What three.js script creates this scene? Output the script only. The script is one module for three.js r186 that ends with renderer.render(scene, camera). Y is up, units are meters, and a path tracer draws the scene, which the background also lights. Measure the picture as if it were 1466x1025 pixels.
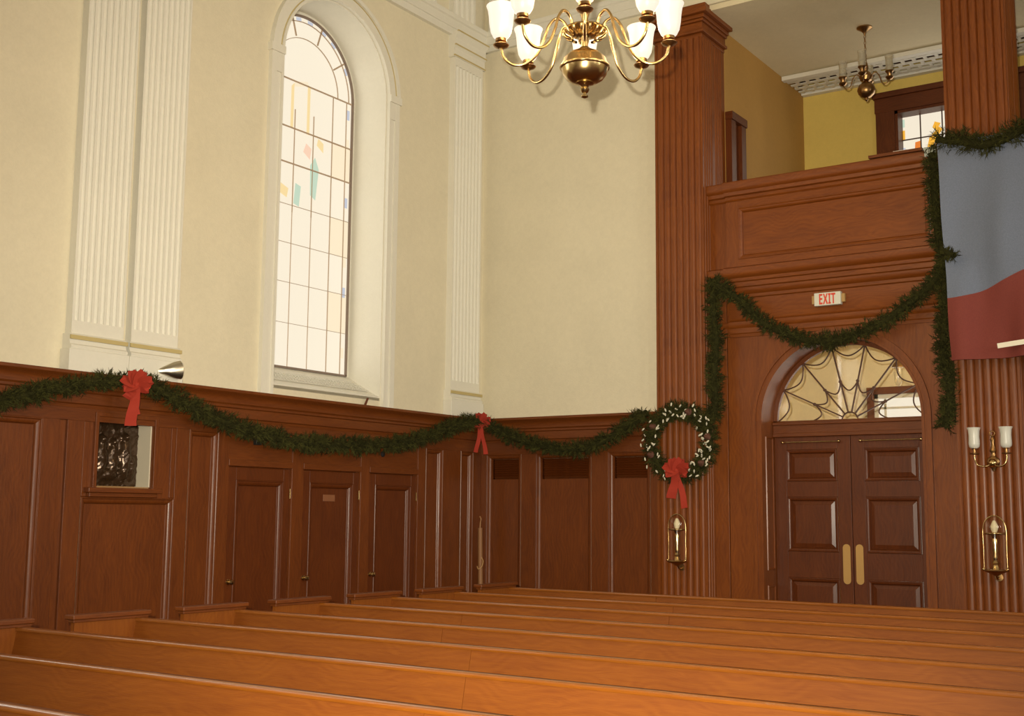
import * as THREE from 'three';
import { mergeGeometries, toCreasedNormals } from 'three/addons/utils/BufferGeometryUtils.js';
import { RoundedBoxGeometry } from 'three/addons/geometries/RoundedBoxGeometry.js';
import { TextGeometry } from 'three/addons/geometries/TextGeometry.js';
import { FontLoader } from 'three/addons/loaders/FontLoader.js';
import { RectAreaLightUniformsLib } from 'three/addons/lights/RectAreaLightUniformsLib.js';
RectAreaLightUniformsLib.init();

// ------------------------------------------------------------------ camera, light, exposure
const scene = new THREE.Scene();
scene.background = new THREE.Color(0.55, 0.6, 0.65);
const camera = new THREE.PerspectiveCamera(2 * Math.atan(512.5 / 1722) * 180 / Math.PI, 1466 / 1025, 0.05, 80);
camera.position.set(8.258, 1.6, 11.5);
camera.rotation.set(0.12822, 0.59704, 0.00872, 'YXZ');
camera.updateMatrixWorld(true);
const renderer = new THREE.WebGLRenderer({ antialias: true });
renderer.toneMapping = THREE.LinearToneMapping;
renderer.toneMappingExposure = 1.0;
renderer.shadowMap.enabled = true;
const L = {
  flash: 300, flashColor: [1, 0.90, 0.72],
  winView: 0.5, winRight: 15, winFar: 5, day: [1, 0.95, 0.86],
  bulb: 1.25, warm: [1, 0.68, 0.36], galleryDay: 1.8, vestDay: 1.0, lobby: 5.8,
};
// the flash gun of the camera that took the picture, held up and to the left of the lens
{
  const p = new THREE.Vector3(-0.13, 0.2, 0).applyMatrix4(camera.matrixWorld);
  const s = new THREE.SpotLight(new THREE.Color(...L.flashColor), L.flash, 0, 0.62, 0.9, 2);
  s.name = 'camera_flash';
  s.position.copy(p);
  s.target.position.copy(new THREE.Vector3(0.1, 0.0, -8).applyMatrix4(camera.matrixWorld));
  s.castShadow = true; s.shadow.mapSize.set(2048, 2048); s.shadow.radius = 1.5;
  scene.add(s, s.target);
}
function areaLight(name, color, intensity, w, h, pos, look) {
  const a = new THREE.RectAreaLight(new THREE.Color(...color), intensity, w, h);
  a.name = name; a.position.set(...pos); a.lookAt(...look); scene.add(a);
  return a;
}
// daylight entering by the arched side windows, one light just inside each leaded window
const WZ = [2.62, 7.54, 12.46];
areaLight('daylight', L.day, L.winView, 1.4, 3.3, [-0.40, 4.75, WZ[0]], [5, 4.75, WZ[0]]);
for (const z of [WZ[1], WZ[2]]) areaLight('daylight', L.day, L.winFar, 1.4, 3.3, [-0.40, 4.75, z], [5, 4.75, z]);
for (const z of WZ) areaLight('daylight', L.day, L.winRight, 1.4, 3.3, [16.90, 4.75, z], [8, 4.75, z]);
areaLight('daylight', L.day, L.galleryDay, 1.3, 1.5, [4.81, 5.7, -2.84], [4.81, 5.7, 0]);
areaLight('daylight', L.day, L.vestDay, 1.5, 2.0, [4.5, 2.0, -2.92], [4.5, 2.0, 0]);

// ------------------------------------------------------------------ helpers
let seed = 7;
const rnd = () => { seed = (seed * 1664525 + 1013904223) >>> 0; return seed / 4294967296; };
const rr = (a, b) => a + (b - a) * rnd();
const V = (x, y, z) => new THREE.Vector3(x, y, z);
function clean(g) {
  if (g.index) g = g.toNonIndexed();
  for (const k of Object.keys(g.attributes)) if (!['position', 'normal', 'uv'].includes(k)) g.deleteAttribute(k);
  if (!g.attributes.normal) g.computeVertexNormals();
  if (!g.attributes.uv) g.setAttribute('uv', new THREE.Float32BufferAttribute(new Float32Array(g.attributes.position.count * 2), 2));
  g.clearGroups();
  return g;
}
const merge = (a) => { const m = mergeGeometries(a.flat(9).map(clean), false); if (!m) throw new Error('merge'); return m; };
// texture coordinates in metres: u runs along the grain
function uvm(g, grain = 'y', du = rnd() * 7, dv = rnd() * 7) {
  g = clean(g);
  const p = g.attributes.position, n = g.attributes.normal, uv = g.attributes.uv;
  const ax = { x: 0, y: 1, z: 2 }[grain];
  for (let i = 0; i < p.count; i++) {
    const P = [p.getX(i), p.getY(i), p.getZ(i)], N = [Math.abs(n.getX(i)), Math.abs(n.getY(i)), Math.abs(n.getZ(i))];
    let d = N[0] > N[1] ? (N[0] > N[2] ? 0 : 2) : (N[1] > N[2] ? 1 : 2);
    let u, v;
    if (d === ax) { u = P[(ax + 1) % 3]; v = P[(ax + 2) % 3]; }
    else { u = P[ax]; v = P[3 - d - ax]; }
    uv.setXY(i, u + du, v + dv);
  }
  return g;
}
function box(x0, x1, y0, y1, z0, z1, bev = 0) {
  const w = Math.abs(x1 - x0), h = Math.abs(y1 - y0), d = Math.abs(z1 - z0);
  const g = bev ? new RoundedBoxGeometry(w, h, d, 1, Math.min(bev, w / 2.1, h / 2.1, d / 2.1)) : new THREE.BoxGeometry(w, h, d);
  g.translate((x0 + x1) / 2, (y0 + y1) / 2, (z0 + z1) / 2);
  return clean(g);
}
// prism: outline pts [p, q] swept along an axis from a to b. x: (p->z, q->y); z: (p->x, q->y); y: (p->x, q->z)
function prism(pts, axis, a, b, crease = 0.6) {
  const map = axis === 'x' ? (p, q, t) => [t, q, p] : axis === 'z' ? (p, q, t) => [p, q, t] : (p, q, t) => [p, t, q];
  const pos = []; const n = pts.length;
  const flat = pts.map(([p, q]) => new THREE.Vector2(p, q));
  const area = THREE.ShapeUtils.area(flat);
  if (area < 0) { pts = pts.slice().reverse(); flat.reverse(); }
  const tri = THREE.ShapeUtils.triangulateShape(flat, []);
  const flip = axis !== 'z';
  const put = (A, B, C) => { if (flip) pos.push(...A, ...C, ...B); else pos.push(...A, ...B, ...C); };
  for (let i = 0; i < n; i++) {
    const [p0, q0] = pts[i], [p1, q1] = pts[(i + 1) % n];
    const A = map(p0, q0, a), B = map(p1, q1, a), C = map(p1, q1, b), D = map(p0, q0, b);
    put(A, B, C); put(A, C, D);
  }
  for (const [i, j, k] of tri) {
    put(map(...pts[i], b), map(...pts[j], b), map(...pts[k], b));
    put(map(...pts[i], a), map(...pts[k], a), map(...pts[j], a));
  }
  let g = new THREE.BufferGeometry();
  g.setAttribute('position', new THREE.Float32BufferAttribute(pos, 3));
  g.computeVertexNormals();
  if (b < a) { g.scale(1, 1, 1); }
  if (crease) g = toCreasedNormals(g, crease);
  return clean(g);
}
function quads(list) {   // list of [A,B,C,D] points, counter-clockwise
  const pos = [];
  for (const [A, B, C, D] of list) pos.push(...A, ...B, ...C, ...A, ...C, ...D);
  const g = new THREE.BufferGeometry();
  g.setAttribute('position', new THREE.Float32BufferAttribute(pos, 3));
  g.computeVertexNormals();
  return clean(g);
}
// nested-rectangle moulding with a flat field, in wall coordinates (u, v, w)
function panelGeo(u0, u1, v0, v1, prof, field = true) {
  const q = [];
  const R = ([i, w]) => [[u0 + i, v0 + i, w], [u1 - i, v0 + i, w], [u1 - i, v1 - i, w], [u0 + i, v1 - i, w]];
  for (let k = 0; k + 1 < prof.length; k++) {
    const a = R(prof[k]), b = R(prof[k + 1]);
    for (let e = 0; e < 4; e++) { const f = (e + 1) % 4; q.push([a[e], a[f], b[f], b[e]]); }
  }
  if (field) q.push(R(prof[prof.length - 1]));
  return quads(q);
}
const M1 = new THREE.Matrix4().makeBasis(V(0, 0, -1), V(0, 1, 0), V(1, 0, 0));   // left wall: u = -z, v = y, w = x
const onW1 = (g) => g.applyMatrix4(M1);
const moved = (g, x, y, z) => { g.translate(x, y, z); return g; };
const lathe = (pts, seg = 24) => clean(toCreasedNormals(new THREE.LatheGeometry(pts.map(([r, y]) => new THREE.Vector2(r, y)), seg), 0.7));
const tube = (pts, r, seg = 24, rad = 7, closed = false) => clean(new THREE.TubeGeometry(new THREE.CatmullRomCurve3(pts.map((p) => V(...p)), closed), seg, r, rad, closed));
const ball = (r, x, y, z, s = 10) => moved(clean(new THREE.SphereGeometry(r, s, Math.max(6, s * 0.6 | 0))), x, y, z);
const taken = {};
const numbered = (n) => { const k = taken[n] = (taken[n] ?? -1) + 1; return k ? `${n}_${String(k).padStart(3, '0')}` : n; };
function tag(o, label, category, group, kind) {
  o.userData.label = label; o.userData.category = category;
  if (group) o.userData.group = group;
  if (kind) o.userData.kind = kind;
  return o;
}
function thing(name, label, category, pos = [0, 0, 0], group, kind) {
  const o = new THREE.Group(); o.name = numbered(name); o.position.set(...pos); scene.add(o);
  return tag(o, label, category, group, kind);
}
function part(name, g, m, parent, label) {
  const o = new THREE.Mesh(g, m); o.name = name; parent.add(o);
  if (label) o.userData.label = label;
  return o;
}
function solo(name, g, m, label, category, group, kind) {
  const o = new THREE.Mesh(g, m); o.name = numbered(name); scene.add(o);
  return tag(o, label, category, group, kind);
}
function copyOf(src, pos, turn, label) {
  const c = src.clone(); c.name = numbered(src.name.replace(/_\d{3}$/, '')); c.userData = { ...src.userData };
  c.position.set(...pos); c.rotation.y = turn; if (label) c.userData.label = label; scene.add(c);
  return c;
}

// ------------------------------------------------------------------ textures and materials
function noise2(w, h) {   // tileable value noise table
  const t = new Float32Array(w * h); for (let i = 0; i < t.length; i++) t[i] = rnd();
  return (x, y) => {
    const xi = Math.floor(x), yi = Math.floor(y), fx = x - xi, fy = y - yi;
    const sx = fx * fx * (3 - 2 * fx), sy = fy * fy * (3 - 2 * fy);
    const g = (a, b) => t[(((b % h) + h) % h) * w + (((a % w) + w) % w)];
    return (g(xi, yi) * (1 - sx) + g(xi + 1, yi) * sx) * (1 - sy) + (g(xi, yi + 1) * (1 - sx) + g(xi + 1, yi + 1) * sx) * sy;
  };
}
function dataTex(w, h, fn, srgb, rep) {
  const d = new Uint8Array(w * h * 4);
  for (let y = 0; y < h; y++) for (let x = 0; x < w; x++) {
    const c = fn(x / w, y / h); const i = (y * w + x) * 4;
    for (let k = 0; k < 3; k++) d[i + k] = Math.max(0, Math.min(255, c[k] * 255));
    d[i + 3] = 255;
  }
  const t = new THREE.DataTexture(d, w, h);
  t.wrapS = t.wrapT = THREE.RepeatWrapping; t.magFilter = THREE.LinearFilter; t.minFilter = THREE.LinearMipmapLinearFilter; t.generateMipmaps = true;
  if (srgb) t.colorSpace = THREE.SRGBColorSpace;
  t.repeat.set(...rep); t.needsUpdate = true;
  return t;
}
const toS = (c) => c <= 0.0031308 ? c * 12.92 : 1.055 * Math.pow(c, 1 / 2.4) - 0.055;
function woodMat(base, dark, opt = {}) {   // linear colours; grain along u, tile 1.6 m x 0.8 m
  const nA = noise2(16, 256), nB = noise2(8, 32), nC = noise2(64, 512), nD = noise2(6, 10);
  const map = dataTex(512, 512, (u, v) => {
    const warp = nB(u * 8, v * 32) * 0.06;
    const f = nA(u * 16, (v + warp) * 256) * 0.45 + nC(u * 64, v * 512) * 0.25 + nD(u * 6, v * 10) * 0.35;
    const ring = 0.5 + 0.5 * Math.sin((v * 20 + nB(u * 8, v * 8) * 3.0) * 6.283);
    const t = Math.min(1, Math.max(0, f * 0.85 + ring * 0.18 - 0.08));
    return [0, 1, 2].map((k) => toS(dark[k] + (base[k] - dark[k]) * t));
  }, true, [1 / 1.6, 1 / 0.8]);
  const bump = dataTex(256, 512, (u, v) => { const f = nA(u * 16, v * 256) * 0.6 + nC(u * 64, v * 512) * 0.4; return [f, f, f]; }, false, [1 / 1.6, 1 / 0.8]);
  return new THREE.MeshPhysicalMaterial({ map, bumpMap: bump, bumpScale: 0.0006, specularIntensity: opt.spec ?? 0.7, roughness: opt.rough ?? 0.45, clearcoat: opt.coat ?? 0.15, clearcoatRoughness: opt.coatRough ?? 0.22 });
}
const wood = woodMat([0.178, 0.046, 0.006], [0.086, 0.020, 0.003]);
const oak = woodMat([0.24, 0.064, 0.006], [0.118, 0.027, 0.003], { coat: 0.1 });  // lighter copy of wood, stronger flash on the back wall put into colour
const pewWood = woodMat([0.228, 0.069, 0.008], [0.148, 0.038, 0.005], { rough: 0.55, coat: 0.05, coatRough: 0.3, spec: 0.4 });
const pewRail = woodMat([0.27, 0.085, 0.008], [0.18, 0.05, 0.005], { rough: 0.3, coat: 0.6, coatRough: 0.15 });
const doorWood = woodMat([0.135, 0.032, 0.004], [0.067, 0.014, 0.002], { coat: 0.1 });
const nz1 = noise2(64, 64), nz2 = noise2(9, 9), nz3 = noise2(200, 200);
function plaster(c, rough, amt = 0.05) {
  const map = dataTex(512, 512, (u, v) => {
    const f = 1 + amt * ((nz1(u * 64, v * 64) - 0.5) * 0.7 + (nz2(u * 9, v * 9) - 0.5) + (nz3(u * 200, v * 200) - 0.5) * 0.8);
    return c.map((x) => toS(x * f));
  }, true, [1 / 3, 1 / 3]);
  const bump = dataTex(512, 512, (u, v) => { const f = nz3(u * 200, v * 200) * 0.6 + nz1(u * 64, v * 64) * 0.4; return [f, f, f]; }, false, [1 / 1.5, 1 / 1.5]);
  return new THREE.MeshStandardMaterial({ map, bumpMap: bump, bumpScale: 0.001, roughness: rough });
}
const cream = plaster([0.66, 0.605, 0.445], 0.75);
const white = plaster([0.68, 0.66, 0.565], 0.6, 0.03);
const yellow = plaster([0.63, 0.47, 0.115], 0.8);
const galCeil = plaster([0.66, 0.58, 0.38], 0.85);
const ceilMat = plaster([0.72, 0.68, 0.56], 0.85);
const carpet = plaster([0.16, 0.05, 0.03], 0.95, 0.3);
const std = (c, rough, metal = 0, o = {}) => new THREE.MeshStandardMaterial({ color: new THREE.Color().setRGB(...c), roughness: rough, metalness: metal, ...o });
const brass = std([0.58, 0.42, 0.19], 0.24, 1);
const darkBrass = std([0.34, 0.20, 0.08], 0.35, 1);
const steel = std([0.50, 0.46, 0.36], 0.38, 1);
const black = std([0.012, 0.010, 0.009], 0.6);
const lead = std([0.10, 0.065, 0.05], 0.7), glareCame = std([0.42, 0.31, 0.22], 0.6), sashMat = std([0.20, 0.15, 0.12], 0.6);  // leading of the arched windows paled, halation put into the colour
const muntin = std([0.075, 0.028, 0.014], 0.5);
const clothRed = new THREE.MeshPhysicalMaterial({ color: new THREE.Color().setRGB(0.31, 0.022, 0.006), roughness: 0.85, sheen: 0.15, sheenRoughness: 0.5, sheenColor: new THREE.Color().setRGB(0.6, 0.12, 0.06) });
const paneGlass = new THREE.MeshPhysicalMaterial({ color: 0xffffff, roughness: 0.03, transmission: 1, thickness: 0, ior: 1.5 });
const clearGlass = new THREE.MeshPhysicalMaterial({ color: new THREE.Color().setRGB(0.97, 0.95, 0.9), roughness: 0.06, transmission: 1, thickness: 0, ior: 1.5 });
const frosted = new THREE.MeshPhysicalMaterial({ color: new THREE.Color().setRGB(0.86, 0.86, 0.78), roughness: 0.35, transmission: 0.35, thickness: 0 });
const chimneyGlass = new THREE.MeshPhysicalMaterial({ color: new THREE.Color().setRGB(0.88, 0.86, 0.78), roughness: 0.2, transmission: 0.85, thickness: 0 });
const glow = (c, e = c) => new THREE.MeshStandardMaterial({ color: new THREE.Color().setRGB(...c.map((x) => x * 0.12)), emissive: new THREE.Color().setRGB(...e), roughness: 0.4 });
const shadeGlow = glow([0.9, 0.85, 0.75], [0.92, 0.80, 0.64]);
const litGlass = { pale: glow([0.9, 0.88, 0.8], [0.86, 0.77, 0.61]), cream: glow([0.9, 0.85, 0.7], [0.86, 0.73, 0.52]), amber: glow([0.8, 0.55, 0.15], [0.85, 0.66, 0.34]),
  teal: glow([0.3, 0.6, 0.5], [0.52, 0.64, 0.50]), blue: glow([0.2, 0.3, 0.6], [0.52, 0.54, 0.60]), rose: glow([0.8, 0.5, 0.4], [0.86, 0.60, 0.44]), orange: glow([0.7, 0.2, 0.05], [0.75, 0.20, 0.03]), gold: glow([0.8, 0.4, 0.05], [0.86, 0.42, 0.04]) };

// ------------------------------------------------------------------ room shell
const RX = 17, RZ = 20, RH = 9.2;
solo('floor', uvm(box(-0.5, RX + 0.5, -0.2, 0, -3.5, RZ + 0.3), 'x'), carpet, 'dark red carpeted church floor under the pews', 'floor', null, 'structure');
solo('ceiling', uvm(box(-0.5, RX + 0.5, RH, RH + 0.2, -0.6, RZ + 0.3), 'x'), ceilMat, 'pale plaster ceiling high over the nave', 'ceiling', null, 'structure');
const OP = 0.80, SPR = 6.06, SILL = 2.79;
function archHole(c, r, y0, spr) {
  const h = new THREE.Path(); h.moveTo(c - r, y0); h.lineTo(c - r, spr); h.absarc(c, spr, r, Math.PI, 0, true); h.lineTo(c + r, y0); h.closePath(); return h;
}
{ // left wall: u = -z
  const s = new THREE.Shape([new THREE.Vector2(-RZ, 0), new THREE.Vector2(0.45, 0), new THREE.Vector2(0.45, RH), new THREE.Vector2(-RZ, RH)]);
  for (const z of WZ) s.holes.push(archHole(-z, OP, SILL, SPR));
  s.holes.push(new THREE.Path([[-5.36, 1.775], [-4.80, 1.775], [-4.80, 2.345], [-5.36, 2.345]].map((p) => new THREE.Vector2(...p))));
  const g = new THREE.ExtrudeGeometry(s, { depth: 0.5, bevelEnabled: false, curveSegments: 40 });
  g.translate(0, 0, -0.5);
  solo('wall_left', uvm(onW1(clean(g))), cream, 'cream plaster side wall with deep arched windows above dark panelling', 'wall', null, 'structure');
}
{ // right wall, out of frame, same windows
  const s = new THREE.Shape([new THREE.Vector2(0, 0), new THREE.Vector2(RZ, 0), new THREE.Vector2(RZ, RH), new THREE.Vector2(0, RH)]);
  for (const z of WZ) s.holes.push(archHole(z, OP, SILL, SPR));
  const g = new THREE.ExtrudeGeometry(s, { depth: 0.5, bevelEnabled: false, curveSegments: 24 });
  g.applyMatrix4(new THREE.Matrix4().makeBasis(V(0, 0, 1), V(0, 1, 0), V(-1, 0, 0))); g.translate(RX + 0.5, 0, 0);
  solo('wall_right', uvm(clean(g)), cream, 'cream plaster side wall across the nave', 'wall', null, 'structure');
}
solo('wall_front', uvm(box(-0.5, RX + 0.5, 0, RH, RZ, RZ + 0.3), 'x'), cream, 'cream plaster end wall behind the pulpit side', 'wall', null, 'structure');
const VENTS = [[0.14, 0.62], [0.825, 1.545], [1.76, 2.27]].map(([a, b]) => [a + 0.057, b - 0.057]);
const ventWall = (() => {
  const sh = new THREE.Shape([[0, 0], [2.5, 0], [2.5, RH], [0, RH]].map((p) => new THREE.Vector2(...p)));
  for (const [a, b] of VENTS) sh.holes.push(new THREE.Path([[a, 1.985], [b, 1.985], [b, 2.214], [a, 2.214]].map((p) => new THREE.Vector2(...p))));
  const g = clean(new THREE.ExtrudeGeometry(sh, { depth: 0.45, bevelEnabled: false })); g.translate(0, 0, -0.45); return g;
})();
solo('wall_back', uvm(merge([ventWall, box(0, 2.5, 1.6, 2.6, -0.9, -0.85), box(9.0, RX, 0, RH, -0.45, 0), box(2.5, 9.0, 7.035, RH, -0.45, 0.14)])), cream, 'cream plaster back wall beside the gallery', 'wall', null, 'structure');

// ------------------------------------------------------------------ white plaster trim on the side wall
function flutedProfile(w, d, n, fillet, depth) {   // in (p along width 0..w, q out 0..d)
  const pts = [[0, 0], [0, d]]; const fw = (w - fillet * (n + 1)) / n;
  for (let i = 0; i < n; i++) {
    const a = fillet + i * (fw + fillet);
    for (let k = 0; k <= 6; k++) { const t = Math.PI * k / 6; pts.push([a + fw / 2 - Math.cos(t) * fw / 2, d - Math.sin(t) * depth]); }
  }
  pts.push([w, d], [w, 0]);
  return pts;
}
const gilt0 = std([0.46, 0.37, 0.16], 0.6);
function whitePilaster(zc, w, label) {
  const t = thing('trim_1', label, 'pilaster', [0, 2.68, zc], 'fluted white pilasters on the side wall', 'structure');
  const Y = (a) => a - 2.68;
  const shaft = prism(flutedProfile(w, 0.08, 8, 0.018, 0.022).map(([p, q]) => [q, p - w / 2]), 'y', Y(3.09), Y(6.80), 0.5);
  const caps = [box(0, 0.08, Y(2.97), Y(3.09), -w / 2, w / 2), box(0, 0.08, Y(6.80), Y(6.93), -w / 2, w / 2)];
  part('shaft', uvm(merge([shaft, caps])), white, t);
  part('base', uvm(merge([box(0, 0.125, 0, Y(2.86), -w / 2 - 0.036, w / 2 + 0.036, 0.006),
    prism([[0, Y(2.86)], [0.115, Y(2.86)], [0.12, Y(2.875)], [0.115, Y(2.89)], [0.10, Y(2.90)], [0.092, Y(2.92)], [0.092, Y(2.935)], [0.108, Y(2.942)], [0.108, Y(2.965)], [0.085, Y(2.985)], [0, Y(2.985)]], 'z', -w / 2 - 0.02, w / 2 + 0.02)])), white, t);
  part('gilt_line', box(0.1, 0.1125, Y(2.936), Y(2.968), -w / 2 - 0.024, w / 2 + 0.024), gilt0, t, 'dull gilt fillet');
  for (const [a, b, e] of [[6.905, 6.922, 0.099], [7.032, 7.048, 0.114], [7.19, 7.207, 0.149]]) part('gilt_line', box(e - 0.02, e, Y(a), Y(b), -w / 2 - 0.034, w / 2 + 0.034), gilt0, t, 'dull gilt fillet');
  part('capital', uvm(merge([
    prism([[0, Y(6.90)], [0.095, Y(6.90)], [0.095, Y(6.93)], [0.085, Y(6.935)], [0.085, Y(7.01)], [0.11, Y(7.03)], [0.11, Y(7.05)], [0.10, Y(7.055)], [0.10, Y(7.13)], [0.13, Y(7.165)], [0.145, Y(7.185)], [0.145, Y(7.21)], [0, Y(7.21)]], 'z', -w / 2 - 0.032, w / 2 + 0.032)])), white, t);
  return t;
}
const RENUM = (o, n) => { o.name = n; return o; };
RENUM(whitePilaster(5.425, 0.50, 'white fluted pilaster on the cream wall above the niche, farther from the window'), 'trim_1');
RENUM(whitePilaster(4.855, 0.49, 'white fluted pilaster on the cream wall behind the tin horn lamp'), 'trim_2');
RENUM(whitePilaster(0.425, 0.55, 'white fluted pilaster filling the corner between window and back wall'), 'trim_3');
// architrave band with fluted frieze blocks
{
  const t = tag(new THREE.Group(), 'white plaster entablature band running round the wall above the window', 'moulding', null, 'structure'); t.name = 'trim_4'; scene.add(t);
  const prof = [[0, 7.17], [0.05, 7.17], [0.05, 7.25], [0.065, 7.255], [0.065, 7.35], [0.085, 7.36], [0.095, 7.39], [0.095, 7.41], [0, 7.41]];
  part('architrave', uvm(prism(prof, 'z', 0, RZ), 'z'), white, t);
  part('architrave', uvm(prism(prof, 'x', 0, 2.4), 'x'), white, t);
  for (const [z0, z1] of [[0.30, 0.74], [1.06, 1.50], [4.62, 5.09], [5.18, 5.67]])
    part('fluted_block', uvm(prism(flutedProfile(z1 - z0, 0.07, 4, 0.03, 0.03).map(([p, q]) => [q, p + z0]), 'y', 7.41, 8.0, 0.5)), white, t);
  part('fluted_block', uvm(prism(flutedProfile(0.44, 0.07, 4, 0.03, 0.03).map(([p, q]) => [p + 0.1, q]), 'y', 7.41, 8.0, 0.5)), white, t);
  const cor = [[0, 8.0], [0.08, 8.0], [0.1, 8.08], [0.2, 8.12], [0.2, 8.2], [0.3, 8.3], [0, 8.3]];
  part('cornice', uvm(prism(cor, 'z', 0, RZ), 'z'), white, t);
  part('cornice', uvm(prism(cor, 'x', 0, 2.4), 'x'), white, t);
}

// ------------------------------------------------------------------ arched leaded windows
function ringGeo(r0, r1, w0, w1, a0, a1, seg) {   // solid arc band in (u, v, w) about the origin
  const q = []; const P = (r, a, w) => [r * Math.cos(a), r * Math.sin(a), w];
  for (let i = 0; i < seg; i++) {
    const a = a0 + (a1 - a0) * i / seg, b = a0 + (a1 - a0) * (i + 1) / seg;
    q.push([P(r0, a, w1), P(r1, a, w1), P(r1, b, w1), P(r0, b, w1)]);
    q.push([P(r1, a, w0), P(r1, b, w0), P(r1, b, w1), P(r1, a, w1)]);
    q.push([P(r0, a, w1), P(r0, b, w1), P(r0, b, w0), P(r0, a, w0)]);
    q.push([P(r0, b, w0), P(r1, b, w0), P(r1, a, w0), P(r0, a, w0)]);
  }
  q.push([P(r0, a0, w0), P(r1, a0, w0), P(r1, a0, w1), P(r0, a0, w1)], [P(r0, a1, w1), P(r1, a1, w1), P(r1, a1, w0), P(r0, a1, w0)]);
  return quads(q);
}
function polyPane(pts, w, th = 0.006) {
  const s = new THREE.Shape(pts.map((p) => new THREE.Vector2(...p)));
  const g = clean(new THREE.ExtrudeGeometry(s, { depth: th, bevelEnabled: false, curveSegments: 8 })); g.translate(0, 0, w); return g;
}
function bar(u0, v0, u1, v1, th, w0, w1) {   // straight bar in the window plane
  const l = Math.hypot(u1 - u0, v1 - v0), g = new THREE.BoxGeometry(l, th, w1 - w0);
  g.rotateZ(Math.atan2(v1 - v0, u1 - u0)); g.translate((u0 + u1) / 2, (v0 + v1) / 2, (w0 + w1) / 2); return clean(g);
}
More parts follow.
